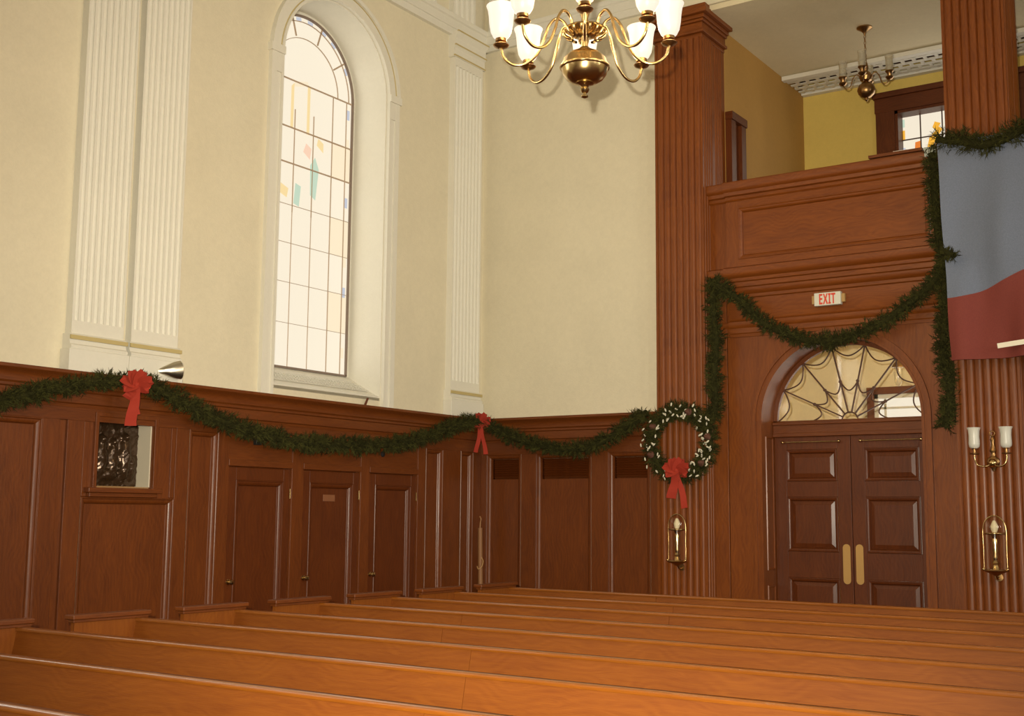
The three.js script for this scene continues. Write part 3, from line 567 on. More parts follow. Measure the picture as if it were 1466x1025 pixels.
// gallery room behind
solo('wall_gallery_side', uvm(merge([box(2.60, 2.955, 4.0, 7.1, -3.2, -0.45), box(9.0, 9.3, 4.0, 7.1, -3.2, -0.45)])), plaster([0.43, 0.24, 0.055], 0.8), 'gallery end wall beside the pilaster, shading put into its tan colour', 'wall', null, 'structure');  // same paint as the rear wall, darkened in colour for its shading
{
  const s = new THREE.Shape([[2.6, 4.0], [9.3, 4.0], [9.3, 7.1], [2.6, 7.1]].map((p) => new THREE.Vector2(...p)));
  s.holes.push(new THREE.Path([[4.12, 4.9], [5.50, 4.9], [5.50, 6.52], [4.12, 6.52]].map((p) => new THREE.Vector2(...p))));
  const g = new THREE.ExtrudeGeometry(s, { depth: 0.3, bevelEnabled: false }); g.translate(0, 0, -3.2);
  solo('wall_gallery_rear', uvm(clean(g)), yellow, 'mustard yellow rear wall of the gallery round the small window', 'wall', null, 'structure');
}
solo('ceiling_gallery', uvm(merge([box(2.6, 9.0, 6.97, 7.03, -2.22, 0.12), box(2.6, 9.0, 6.97, 7.03, -3.2, -2.88)]), 'x'), galCeil, 'grey white flat ceiling over the gallery', 'ceiling', null, 'structure');
solo('ceiling_void', uvm(merge([box(2.6, 9.3, 7.45, 7.5, -3.2, -2.1), box(2.6, 9.3, 7.031, 7.449, -2.2, -2.12), box(2.6, 9.3, 7.1, 7.449, -3.2, -3.1), box(2.6, 2.9, 7.1, 7.449, -3.09, -2.21), box(9.01, 9.3, 7.1, 7.449, -3.09, -2.21)]), 'x'), doorWood, 'unseen box added above the gallery ceiling vent, browned to darken its holes', 'ceiling', null, 'structure');  // unseen box over the lattice, dark colour stands for shade in the holes
solo('floor_gallery', uvm(box(2.6, 9.3, 3.93, 4.1, -3.2, -0.1), 'x'), carpet, 'gallery floor behind the panelled front', 'floor', null, 'structure');
{
  const t = tag(new THREE.Group(), 'white lattice vent strip along the rear edge of the gallery ceiling', 'vent', null, 'structure'); t.name = 'trim_11'; scene.add(t);
  const z0 = -2.88, z1 = -2.22, y = 6.955;
  const b = [], rows = 5, pitch = (z1 - z0) / rows;
  for (let k = 0; k <= rows; k++) b.push(box(2.96, 9.0, y - 0.014, y - 0.002, z0 + k * pitch - 0.028, z0 + k * pitch + 0.028));
  for (let k = 0; k < rows; k++) for (let x = 3.0 + (k % 2) * 0.065; x < 8.95; x += 0.13) b.push(box(x - 0.02, x + 0.02, y - 0.0135, y - 0.0025, z0 + k * pitch + 0.02, z0 + (k + 1) * pitch - 0.02));
  part('lattice', merge(b), white, t, 'white pierced lattice with staggered holes');
  part('border', uvm(merge([box(2.96, 9.0, y - 0.045, y + 0.01, z1 - 0.02, z1 + 0.075, 0.006), box(2.96, 9.0, y - 0.035, y + 0.01, z0 - 0.02, z0 + 0.07, 0.006)]), 'x'), white, t);
}
{ // dark casing on the gallery side wall
  const t = tag(new THREE.Group(), 'dark oak door casing on the gallery end wall behind the pilaster', 'casing', null, 'structure'); t.name = 'trim_12'; scene.add(t);
  part('jamb', uvm(box(2.955, 3.03, 4.1, 5.94, -0.86, -0.74, 0.004)), doorWood, t);
  part('jamb', uvm(box(2.955, 3.03, 4.1, 5.94, -0.58, -0.46, 0.004)), doorWood, t);
  part('head', uvm(box(2.955, 3.045, 5.94, 6.03, -0.87, -0.455, 0.004), 'z'), doorWood, t);
  part('panel', uvm(box(2.955, 2.985, 4.1, 5.94, -0.74, -0.58)), doorWood, t);
}
{ // gallery window
  const t = tag(new THREE.Group(), 'small leaded gallery window with orange glass in a dark wood casing', 'window', null, 'structure'); t.name = 'window_8'; t.position.set(4.81, 4.9, -2.9); scene.add(t);
  const x0 = -0.92, x1 = 0.92;
  part('casing', uvm(merge([box(x0, -0.69, -0.05, 1.86, 0, 0.05, 0.004), box(0.69, x1, -0.05, 1.86, 0, 0.05, 0.004)])), doorWood, t);
  part('casing_head', uvm(merge([box(x0 - 0.01, x1 + 0.01, 1.62, 1.80, 0, 0.055, 0.004), box(x0 - 0.03, x1 + 0.03, 1.80, 1.87, 0, 0.085, 0.006)]), 'x'), doorWood, t);
  part('lining', uvm(merge([box(-0.69, -0.655, 0, 1.62, -0.22, 0.03), box(0.655, 0.69, 0, 1.62, -0.22, 0.03), box(-0.69, 0.69, 1.585, 1.62, -0.22, 0.03)])), doorWood, t);
  part('casing_sill', uvm(box(x0 - 0.03, x1 + 0.03, -0.1, 0.0, -0.2, 0.1, 0.006), 'x'), doorWood, t);
  const cols = [-0.655, -0.44, -0.18, 0.08, 0.34, 0.655], rows = [0, 0.35, 0.70, 1.0, 1.295, 1.585], bars = [];
  for (let i = 0; i < 5; i++) for (let j = 0; j < 5; j++) part('pane', polyPane([[cols[i], rows[j]], [cols[i + 1], rows[j]], [cols[i + 1], rows[j + 1]], [cols[i], rows[j + 1]]], -0.18), litGlass.pale, t);
  for (const [m, ...p] of [['orange', [-0.53, 1.0], [-0.44, 1.0], [-0.44, 1.26], [-0.51, 1.25]], ['gold', [-0.40, 1.03], [-0.34, 1.05], [-0.26, 1.26], [-0.18, 1.36], [-0.22, 1.40], [-0.34, 1.28]], ['orange', [-0.28, 1.15], [-0.20, 1.12], [-0.16, 1.24], [-0.24, 1.27]], ['gold', [-0.30, 1.40], [-0.25, 1.36], [-0.20, 1.44], [-0.27, 1.47]], ['orange', [-0.05, 1.05], [0.04, 1.08], [0.02, 1.22], [-0.06, 1.2]],
    ['orange', [-0.50, 0.70], [-0.30, 0.72], [-0.32, 0.98], [-0.48, 0.96]], ['gold', [-0.20, 0.72], [0.0, 0.75], [0.02, 0.98], [-0.16, 0.95]], ['blue', [-0.655, 1.05], [-0.63, 1.05], [-0.63, 1.2], [-0.655, 1.2]], ['gold', [-0.655, 1.30], [-0.63, 1.30], [-0.63, 1.42], [-0.655, 1.42]], ['teal', [-0.655, 1.46], [-0.63, 1.46], [-0.63, 1.56], [-0.655, 1.56]]])
    part('pane', polyPane(p, -0.176, 0.004), litGlass[m], t);
  for (const c of cols.slice(1, 5)) bars.push(bar(c, 0, c, 1.585, 0.014, -0.175, -0.162));
  for (const r of rows.slice(1, 5)) bars.push(bar(-0.655, r, 0.655, r, 0.014, -0.175, -0.162));
  part('leading', merge(bars), lead, t);
}
// vestibule behind the fanlight
solo('wall_vestibule', uvm(merge([box(2.3, 6.6, 0, 3.93, -3.3, -3.0), box(2.3, 2.6, 0, 3.93, -3.0, -0.45), box(6.3, 6.6, 0, 3.93, -3.0, -0.45), box(2.6, 6.3, 3.72, 3.93, -3.0, -0.45)])), plaster([0.72, 0.62, 0.38], 0.8), 'cream walls of the entrance lobby behind the fanlight', 'wall', null, 'structure');
{
  const t = tag(new THREE.Group(), 'bright lobby window in a brown frame behind the fanlight', 'window', null, 'structure'); t.name = 'window_9'; t.position.set(4.5, 0, -3.0); scene.add(t);
  const u0 = -0.85, u1 = 0.85;
  part('window_frame', uvm(merge([box(u0, u0 + 0.085, 0.5, 3.13, 0, 0.06, 0.004), box(u1 - 0.085, u1, 0.5, 3.13, 0, 0.06, 0.004), box(u0, u1, 3.06, 3.145, 0, 0.07, 0.004)])), wood, t);
  part('sash', merge([box(u0 + 0.085, u0 + 0.13, 0.5, 3.06, 0, 0.035), box(u1 - 0.13, u1 - 0.085, 0.5, 3.06, 0, 0.035), box(u0 + 0.085, u1 - 0.085, 3.01, 3.06, 0, 0.035), box(u0 + 0.085, u1 - 0.085, 2.88, 2.905, 0, 0.03), box(u0 + 0.2, u0 + 0.225, 0.5, 3.02, 0, 0.03)]), white, t);
  part('pane', box(u0 + 0.13, u1 - 0.13, 0.5, 2.88, 0.004, 0.012), litGlass.pale, t);
  part('pane', box(u0 + 0.13, u1 - 0.13, 2.905, 3.01, 0.004, 0.012), litGlass.pale, t);
}
{ // lobby ceiling globe, beside the doorway
  const t = thing('lobby_globe', 'round lit glass ceiling globe in the lobby beside the doorway', 'lamp', [5.75, 3.715, -1.1]);
  part('gallery_ring', lathe([[0, 0], [0.07, 0], [0.075, -0.02], [0.05, -0.05], [0, -0.05]], 16), darkBrass, t);
  part('globe', lathe([[0.045, -0.045], [0.09, -0.08], [0.11, -0.14], [0.09, -0.2], [0.045, -0.235], [0, -0.245]], 18), shadeGlow, t);
  const l = new THREE.PointLight(new THREE.Color(1, 0.82, 0.52), L.lobby, 0, 2); l.name = 'globe_light'; l.position.set(0, -0.15, 0); l.castShadow = true; l.shadow.radius = 3; t.add(l);
}
{ // lobby lantern
  const t = thing('pendant_lantern', 'small hanging lantern in the lobby seen through the fanlight', 'lantern', [4.40, 3.72, -1.7]);
  part('stem', tube([[0, 0, 0], [0, -0.2, 0], [0, -0.44, 0]], 0.008, 4, 6), darkBrass, t);
  part('cap', lathe([[0, -0.42], [0.02, -0.43], [0.06, -0.48], [0.065, -0.50], [0, -0.50]], 12), darkBrass, t);
  part('glass', lathe([[0.04, -0.50], [0.045, -0.58], [0.04, -0.66], [0.02, -0.70], [0, -0.71]], 14), chimneyGlass, t);
}

// ------------------------------------------------------------------ pews
{
  const X0 = 1.75, X1 = 10.4, seams = [3.3, 3.9, 4.3, 3.11, 3.6, 4.45, 5.05, 5.5, 5.9];
  for (let i = 0; i < 9; i++) {
    const z = 1.93 + 0.865 * i;
    const lab = i === 0 ? 'oak pew in the last row, against the cross aisle by the doors' : i === 8 ? 'oak pew in the front row of those shown' : `oak pew, ${['second', 'third', 'fourth', 'fifth', 'sixth', 'seventh', 'eighth'][i - 1]} row counted from the doors`;
    const t = thing('pew', lab, 'pew', [X0, 0, z], 'rows of oak pews');
    const W = X1 - X0, s = seams[i] - X0;
    const bk = (a, b) => prism([[0.0, 0.885], [-0.022, 0.885], [0.078, 0.40], [0.10, 0.40]], 'x', a, b);
    part('back_board', uvm(bk(0, s - 0.0015), 'x'), pewWood, t);
    part('back_board', uvm(bk(s + 0.0015, W), 'x'), pewWood, t);
    part('back_rail', uvm(prism([[0.010, 0.884], [0.012, 0.898], [0.007, 0.904], [0.0, 0.905], [-0.040, 0.905], [-0.046, 0.899], [-0.046, 0.884]], 'x', 0, W, 0.9), 'x'), pewRail, t);
    part('rear_board', uvm(prism([[-0.024, 0.88], [-0.034, 0.88], [0.05, 0.02], [0.06, 0.02]], 'x', 0, W), 'x'), pewWood, t);
    part('seat', uvm(prism([[0.06, 0.415], [0.47, 0.44], [0.485, 0.43], [0.485, 0.41], [0.06, 0.385]], 'x', 0, W), 'x'), pewWood, t);
    for (const [a, b] of [[-0.035, 0], [W, W + 0.035]]) {
      const e = part('end_board', uvm(prism([[-0.10, 0], [-0.09, 0.905], [0.47, 0.905], [0.47, 0.6], [0.52, 0.45], [0.52, 0]], 'x', a, b)), pewWood, t);
      part('end_cap', uvm(merge([box(a - 0.03, b + 0.03, 0.92, 0.95, -0.10, 0.50, 0.008), box(a - 0.012, b + 0.012, 0.902, 0.922, -0.09, 0.485, 0.004)]), 'z'), wood, e, 'darker moulded cap');
    }
    for (const a of [W * 0.33, W * 0.66]) part('support', uvm(box(a - 0.02, a + 0.02, 0, 0.4, 0.08, 0.42), 'y'), pewWood, t);
  }
}

// ------------------------------------------------------------------ fir garlands
const fir = (c) => new THREE.MeshPhysicalMaterial({ color: new THREE.Color().setRGB(...c), roughness: 1, specularIntensity: 0.15 });
const firA = fir([0.027, 0.026, 0.008]), firB = fir([0.050, 0.049, 0.013]), firStem = std([0.05, 0.03, 0.015], 0.9);
function needles(centre, n, rad, opt = {}) {   // centre(f) -> {p, t}; makes twigs of thin three-sided needles
  const pos = [[], []];
  const up = V(0, 1, 0), a = V(), b = V(), d = V(), q = V();
  for (let i = 0; i < n; i++) {
    const { p, t } = centre(rnd());
    a.crossVectors(t, Math.abs(t.y) > 0.9 ? V(1, 0, 0) : up).normalize(); b.crossVectors(t, a).normalize();
    const th = rr(0, 6.283), R = rad * rr(0.75, 1.15) * (opt.lump ? opt.lump(p) : 1);
    const out = a.clone().multiplyScalar(Math.cos(th)).addScaledVector(b, Math.sin(th));
    if (opt.flat) out.addScaledVector(opt.flat, -out.dot(opt.flat) * 0.4).normalize();
    d.copy(out).addScaledVector(t, rr(-0.9, 0.9)).normalize();
    const w = rnd() < 0.5 ? 0 : 1, base = p.clone().addScaledVector(out, rad * 0.1);
    for (let k = 0; k < 9; k++) {
      const f = k / 9, s = base.clone().addScaledVector(d, R * 0.75 * f);
      q.copy(d).multiplyScalar(0.8).add(V(rr(-1, 1), rr(-1, 1), rr(-1, 1)).multiplyScalar(0.75)).normalize();
      const e = s.clone().addScaledVector(q, R * 0.42);
      const c1 = V().crossVectors(q, V(rr(-1, 1), rr(-1, 1), 0.3)).normalize().multiplyScalar(0.0035), c2 = V().crossVectors(q, c1).normalize().multiplyScalar(0.0035);
      const A = s.clone().add(c1), B = s.clone().addScaledVector(c1, -0.5).add(c2), Cc = s.clone().addScaledVector(c1, -0.5).sub(c2);
      for (const [x, y] of [[A, B], [B, Cc], [Cc, A]]) pos[w].push(x.x, x.y, x.z, y.x, y.y, y.z, e.x, e.y, e.z);
    }
  }
  return pos.map((P) => { const g = new THREE.BufferGeometry(); g.setAttribute('position', new THREE.Float32BufferAttribute(P, 3)); g.computeVertexNormals(); return clean(g); });
}
function garland(label, pts, rad, dens, flat) {
  const c = new THREE.CatmullRomCurve3(pts.map((p) => V(...p))), len = c.getLength();
  const t = thing('fir_garland', label, 'garland', [0, 0, 0], 'fir garlands');
  part('wire_core', clean(new THREE.TubeGeometry(c, Math.ceil(len * 14), rad * 0.28, 6)), firA, t);
  const ph = rr(0, 6);
  const [g1, g2] = needles((f) => ({ p: c.getPointAt(f), t: c.getTangentAt(f) }), Math.round(len * dens), rad, { flat, lump: (p) => 0.85 + 0.25 * Math.sin((p.x + p.y * 1.7 + p.z) * 19 + ph) * Math.sin((p.x - p.y + p.z) * 7.3) });
  part('fir_needles', g1, firA, t).userData.kind = 'stuff';
  part('fir_needles', g2, firB, t).userData.kind = 'stuff';
  return t;
}
garland('fir garland looped on the side panelling before the niche, ending at the big red bow', [[0.20, 2.30, 6.95], [0.20, 2.394, 6.33], [0.20, 2.487, 5.99], [0.20, 2.59, 5.557], [0.20, 2.655, 5.22]], 0.125, 430);
garland('long fir garland swagged over the three narrow doors', [[0.20, 2.66, 5.18], [0.20, 2.625, 4.98], [0.20, 2.563, 4.79], [0.20, 2.419, 4.33], [0.20, 2.31, 3.83], [0.20, 2.248, 3.2], [0.20, 2.257, 2.51], [0.20, 2.298, 1.864], [0.20, 2.411, 1.28], [0.20, 2.556, 0.784], [0.20, 2.633, 0.45], [0.20, 2.64, 0.32]], 0.125, 430);
garland('fir garland swagged across the back wall panelling to the wreath', [[0.22, 2.62, 0.21], [0.45, 2.51, 0.20], [0.653, 2.436, 0.20], [1.121, 2.322, 0.20], [1.57, 2.312, 0.20], [1.917, 2.446, 0.20], [2.13, 2.559, 0.22], [2.339, 2.66, 0.26]], 0.135, 420);
garland('fir garland swagged over the arched doorway below the exit sign', [[3.07, 4.0, 0.19], [3.20, 3.90, 0.17], [3.373, 3.777, 0.17], [3.595, 3.541, 0.17], [3.887, 3.377, 0.15], [4.136, 3.302, 0.15], [4.451, 3.313, 0.15], [4.793, 3.429, 0.15], [5.061, 3.587, 0.17], [5.292, 3.764, 0.17], [5.445, 3.946, 0.2]], 0.125, 420);
garland('fir garland hanging down beside the reeded pilaster and wreath', [[3.09, 4.02, 0.19], [3.064, 3.736, 0.16], [3.082, 3.369, 0.14], [3.054, 3.007, 0.14], [3.072, 2.681, 0.16], [3.04, 2.55, 0.2]], 0.13, 420);
garland('fir garland hanging along the edge of the flag from gallery rail to door', [[5.335, 5.0, 0.20], [5.345, 4.883, 0.19], [5.35, 4.512, 0.18], [5.37, 4.176, 0.18], [5.42, 3.971, 0.19], [5.40, 3.646, 0.17], [5.38, 3.387, 0.16], [5.37, 3.064, 0.16], [5.415, 2.804, 0.17], [5.396, 2.581, 0.17], [5.359, 2.41, 0.17]], 0.13, 460);
garland('short fir sprig sticking out over the flag edge', [[5.43, 3.96, 0.30], [5.50, 3.97, 0.46], [5.58, 3.93, 0.50]], 0.10, 330);
garland('fir garland lying on the gallery rail across the pilaster above the flag', [[5.42, 5.09, 0.30], [5.468, 5.06, 0.31], [5.654, 5.02, 0.33], [5.835, 4.95, 0.36], [6.017, 4.98, 0.36], [6.174, 5.05, 0.33], [6.5, 5.10, 0.27]], 0.15, 420);

// wreath
{
  const t = thing('wreath', 'round frosted fir wreath with a red bow hung on the reeded pilaster', 'wreath', [2.715, 2.335, 0.25]);
  const R = 0.335;
  const cir = (f) => ({ p: V(Math.cos(f * 6.2832) * R, Math.sin(f * 6.2832) * R, 0), t: V(-Math.sin(f * 6.2832), Math.cos(f * 6.2832), 0) });
  part('wire_ring', clean(new THREE.TorusGeometry(R, 0.035, 6, 40)), firA, t);
  const [g1, g2] = needles(cir, 1000, 0.125, {});
  part('fir_needles', g1, firA, t).userData.kind = 'stuff';
  part('fir_needles', g2, firB, t).userData.kind = 'stuff';
  const frost = std([0.62, 0.58, 0.45], 0.7), fl = [];
  for (let i = 0; i < 95; i++) { const a = rr(0, 6.283), r = R + rr(-0.085, 0.085); const g = new THREE.SphereGeometry(0.5, 6, 4); g.scale(0.02, 0.042, 0.014); g.rotateZ(rr(-1.2, 1.2)); g.rotateY(rr(-0.5, 0.5)); fl.push(moved(clean(g), Math.cos(a) * r, Math.sin(a) * r, rr(0.06, 0.095))); }
  const fm = part('frosted_tips', merge(fl), frost, t, 'pale frosted tips'); fm.userData.kind = 'stuff';
  const coneMat = std([0.09, 0.03, 0.015], 0.8);
  for (const a of [0.15, 2.6, 3.5, 5.6, 1.2]) { const cones = []; for (let k = 0; k < 5; k++) { const g = new THREE.ConeGeometry(0.04 - k * 0.006, 0.025, 8); g.rotateX(Math.PI / 2); cones.push(moved(clean(g), Math.cos(a) * R, Math.sin(a) * R, 0.06 + k * 0.014)); }
  part('pine_cone', merge(cones), coneMat, t); }
}

// red bows
function strip(pts, wv, width, th = 0.003) {
  const q = [], L4 = pts.map((p, i) => {
    const a = pts[Math.max(0, i - 1)], b = pts[Math.min(pts.length - 1, i + 1)], tn = b.clone().sub(a).normalize();
    const w = wv(i / (pts.length - 1)).clone(); w.addScaledVector(tn, -w.dot(tn)).normalize();
    const n = V().crossVectors(tn, w).normalize(), W = (typeof width === 'function' ? width(i / (pts.length - 1)) : width) / 2;
    return [[1, 1], [-1, 1], [-1, -1], [1, -1]].map(([x, y]) => p.clone().addScaledVector(w, x * W).addScaledVector(n, y * th / 2).toArray());
  });
  for (let i = 0; i + 1 < L4.length; i++) for (let k = 0; k < 4; k++) { const m = (k + 1) % 4; q.push([L4[i][k], L4[i][m], L4[i + 1][m], L4[i + 1][k]]); }
  const e = L4[L4.length - 1]; q.push([L4[0][3], L4[0][2], L4[0][1], L4[0][0]], [e[0], e[1], e[2], e[3]]);
  return clean(toCreasedNormals(quads(q), 0.9));
}
function bow(label, pos, turn, s, tails, parent) {
  const t = parent ? (() => { const g = new THREE.Group(); g.name = 'bow'; parent.add(g); g.position.set(...pos); return g; })() : thing('ribbon_bow', label, 'bow', pos, 'red ribbon bows');
  t.rotation.y = turn;
  const loops = [[0.35, 1], [2.75, 1], [1.15, 0.95], [1.95, 0.95], [-0.35, 0.8], [3.5, 0.8], [1.55, 0.85]];
  loops.forEach(([a, l], i) => {
    const len = 0.15 * s * l, pts = [];
    for (let k = 0; k <= 14; k++) { const f = k / 14 * Math.PI * 2; const r = len * (1 - Math.cos(f)) / 2, h = Math.sin(f) * 0.042 * s; pts.push(V(r * Math.cos(a) - h * Math.sin(a) * 0.6, r * Math.sin(a) + h * Math.cos(a) * 0.6, 0.03 * s + h * 0.8 + (i % 3) * 0.012 * s)); }
    const w = V(-Math.sin(a) * 0.75, Math.cos(a) * 0.75, 0.65).normalize();
    part('loop', strip(pts, () => w, 0.075 * s), clothRed, t);
  });
  part('knot', clean(new THREE.SphereGeometry(0.032 * s, 10, 8)).translate(0, 0, 0.05 * s), clothRed, t);
  for (const [dx, dl, wd] of tails) {
    const pts = []; for (let k = 0; k <= 10; k++) { const f = k / 10; pts.push(V(dx * f + 0.008 * s * Math.sin(f * 7 + dx * 40), -dl * f, 0.035 * s + 0.02 * s * Math.sin(f * 5 + dx * 30))); }
    part('tail', strip(pts, (f) => V(1, 0.15 * Math.sin(f * 4), 0.25 * Math.sin(f * 6 + dx * 20)), (f) => (wd ?? 0.055) * s * (0.75 + 0.35 * f)), clothRed, t);
  }
  return t;
}
bow('big red ribbon bow hung over the niche on the side panelling', [0.32, 2.598, 5.21], Math.PI / 4 + 0.1, 0.78, [[-0.03, 0.33, 0.11], [0.0, 0.24, 0.08], [-0.07, 0.11, 0.09]]);
bow('red ribbon bow hung in the corner of the two panelled walls', [0.20, 2.625, 0.28], Math.PI / 4, 0.74, [[-0.05, 0.34, 0.065], [0.06, 0.36, 0.065]]);
bow('red ribbon bow tied to the bottom of the wreath', [2.725, 2.044, 0.35], 0.3, 0.85, [[-0.05, 0.28, 0.11], [0.09, 0.38, 0.075]]);

// ------------------------------------------------------------------ big brass chandelier
{
  const y0 = 4.538, t = thing('chandelier', 'large brass chandelier with eight lit white glass shades and a polished ball', 'chandelier', [4.53, y0, 5.23]);
  const top = RH - y0;
  part('stem', merge([lathe([[0, -0.03], [0.02, -0.03], [0.024, 0.08], [0.03, 0.10], [0.022, 0.17], [0.035, 0.22], [0.022, 0.26], [0.02, 0.34], [0.05, 0.40], [0.075, 0.48], [0.05, 0.56], [0.022, 0.62], [0.03, 0.68], [0.012, 0.72], [0.009, top - 0.1], [0.06, top - 0.08], [0.09, top], [0, top]], 20)]), brass, t);
  part('body', lathe([[0, -0.02], [0.03, -0.02], [0.045, -0.035], [0.06, -0.042], [0.10, -0.062], [0.132, -0.095], [0.148, -0.138], [0.157, -0.144], [0.159, -0.150], [0.157, -0.156], [0.147, -0.162], [0.138, -0.195], [0.116, -0.225], [0.083, -0.246], [0.045, -0.256], [0.03, -0.258], [0, -0.258]], 40), brass, t, 'polished brass ball with a raised rim');
  part('finial', lathe([[0.0, -0.244], [0.055, -0.250], [0.058, -0.258], [0.03, -0.268], [0.022, -0.280], [0.03, -0.295], [0.022, -0.312], [0.012, -0.320], [0.012, -0.328], [0.022, -0.335], [0.022, -0.343], [0.008, -0.350], [0, -0.350]], 20), brass, t);
  const crown = [lathe([[0.03, 0.055], [0.08, 0.06], [0.115, 0.085], [0.125, 0.10], [0.12, 0.108], [0.10, 0.10], [0.05, 0.10], [0.03, 0.10]], 24)];
  for (let k = 0; k < 16; k++) { const a = k * Math.PI / 8; crown.push(tube([[Math.cos(a) * 0.115, 0.10, Math.sin(a) * 0.115], [Math.cos(a) * 0.135, 0.085, Math.sin(a) * 0.135], [Math.cos(a) * 0.12, 0.06, Math.sin(a) * 0.12], [Math.cos(a) * 0.09, 0.045, Math.sin(a) * 0.09]], 0.010, 8, 5)); }
  part('crown', merge(crown), brass, t, 'scrolled brass crown carrying the arms');
  const R = 0.53, phase = Math.atan2(11.5 - 5.23, 8.258 - 4.53);
  const arm = tube([[0.105, 0.09, 0], [0.13, 0.15, 0], [0.18, 0.175, 0], [0.225, 0.13, 0], [0.26, 0.03, 0], [0.31, -0.07, 0], [0.385, -0.125, 0], [0.455, -0.125, 0], [0.51, -0.08, 0], [R, -0.015, 0]], 0.0095, 48, 8);
  const cup = lathe([[0, -0.02], [0.018, -0.016], [0.045, -0.006], [0.052, 0.004], [0.046, 0.010], [0.02, 0.010], [0.02, 0.022], [0.036, 0.028], [0.036, 0.05], [0, 0.05]], 18);
  const shade = lathe([[0.036, 0.045], [0.05, 0.058], [0.066, 0.09], [0.075, 0.14], [0.079, 0.19], [0.086, 0.235], [0.096, 0.262], [0.092, 0.262], [0.082, 0.235], [0.075, 0.19], [0.071, 0.14], [0.062, 0.092], [0.046, 0.062], [0.034, 0.05]], 26);
  for (let k = 0; k < 8; k++) {
    const a = phase + k * Math.PI / 4;
    const ar = part('arm', arm, brass, t); ar.rotation.y = -a;
    const cp = part('drip_cup', cup, darkBrass, ar); cp.position.set(R, 0, 0);
    const sh = part('shade', shade, shadeGlow, t, 'lit white glass tulip shade'); sh.position.set(Math.cos(a) * R, 0, Math.sin(a) * R);
    const l = new THREE.PointLight(new THREE.Color(...L.warm), L.bulb, 0, 2); l.name = 'bulb_light'; l.position.set(Math.cos(a) * R, 0.17, Math.sin(a) * R); l.castShadow = true; l.shadow.radius = 1.5; t.add(l);
  }
}
// small unlit gallery chandelier
{
  const y0 = 6.34, t = thing('gallery_chandelier', 'small brass chandelier with clear glass chimneys hanging in the gallery', 'chandelier', [4.295, y0, -1.22]);
  const top = 6.97 - y0;
  part('canopy', lathe([[0.008, top - 0.09], [0.02, top - 0.06], [0.05, top - 0.03], [0.085, top - 0.012], [0.085, top], [0, top]], 18), darkBrass, t);
  const ch = []; for (let k = 0; k < 9; k++) { const g = new THREE.TorusGeometry(0.014, 0.0045, 5, 10); g.scale(0.75, 1.25, 1); g.rotateY(k % 2 ? Math.PI / 2 : 0); ch.push(moved(clean(g), 0, 0.235 + k * 0.036, 0)); }
  part('chain', merge(ch), darkBrass, t);
  part('body', lathe([[0, 0.23], [0.02, 0.22], [0.03, 0.16], [0.02, 0.13], [0.055, 0.10], [0.075, 0.06], [0.06, 0.02], [0.025, 0.005], [0.05, -0.01], [0.085, -0.045], [0.098, -0.09], [0.085, -0.135], [0.05, -0.17], [0.02, -0.18], [0.02, -0.20], [0.01, -0.215], [0, -0.22]], 22), darkBrass, t, 'dark polished ball and vase body');
  const phase = Math.atan2(11.5 + 1.22, 8.258 - 4.295);
  const arm = tube([[0.05, 0.06, 0], [0.10, 0.10, 0], [0.14, 0.06, 0], [0.17, -0.03, 0], [0.205, -0.05, 0], [0.24, -0.02, 0], [0.25, 0.02, 0]], 0.007, 24, 6);
  for (let k = 0; k < 4; k++) {
    const a = phase + 0.15 + k * Math.PI / 2, ar = part('arm', arm, darkBrass, t); ar.rotation.y = -a;
    const c = part('candle_cup', lathe([[0, -0.03], [0.03, -0.02], [0.045, 0.0], [0.04, 0.01], [0.02, 0.015], [0.03, 0.05], [0.045, 0.065], [0.045, 0.075], [0, 0.075]], 14), darkBrass, ar); c.position.set(0.25, 0.02, 0);
    const s = part('chimney', lathe([[0.036, 0.07], [0.04, 0.10], [0.040, 0.20], [0.047, 0.25], [0.045, 0.25], [0.038, 0.20], [0.038, 0.10], [0.034, 0.07]], 16), chimneyGlass, t, 'clear glass chimney'); s.position.set(Math.cos(a) * 0.25, 0.02, Math.sin(a) * 0.25);
  }
}
// two-branch wall sconce
{
  const t = thing('wall_sconce', 'two-branch brass wall sconce with frosted glass chimneys on the reeded pilaster', 'sconce', [5.765, 2.06, 0.165]);
  part('backplate', merge([lathe([[0, -0.055], [0.012, -0.05], [0.02, -0.03], [0.05, 0.0], [0.058, 0.03], [0.05, 0.06], [0.02, 0.085], [0.018, 0.11], [0.03, 0.13], [0.02, 0.15], [0.012, 0.20], [0.022, 0.23], [0.008, 0.26], [0, 0.265]], 16).scale(1, 1, 0.5), clean(new THREE.TorusGeometry(0.022, 0.005, 6, 14)).translate(0, 0.285, 0.005)]), darkBrass, t);
  part('boss', ball(0.04, 0, 0.02, 0.03, 14), brass, t);
  for (const s of [-1, 1]) {
    const a = part('arm', tube([[0, 0.02, 0.03], [s * 0.05, -0.01, 0.07], [s * 0.11, 0.0, 0.10], [s * 0.135, 0.05, 0.10], [s * 0.135, 0.09, 0.10]], 0.007, 20, 6), brass, t);
    part('candle_cup', lathe([[0, 0.09], [0.04, 0.098], [0.042, 0.106], [0.014, 0.11], [0.014, 0.14], [0.03, 0.148], [0.03, 0.16], [0, 0.16]], 14).translate(s * 0.135, 0, 0.10), darkBrass, a);
    part('chimney', lathe([[0.03, 0.15], [0.045, 0.165], [0.049, 0.19], [0.046, 0.26], [0.05, 0.31], [0.06, 0.335], [0.057, 0.335], [0.047, 0.31], [0.043, 0.26], [0.046, 0.19], [0.042, 0.168], [0.028, 0.155]], 18).translate(s * 0.135, 0, 0.10), frosted, t, 'frosted glass chimney');
  }
}
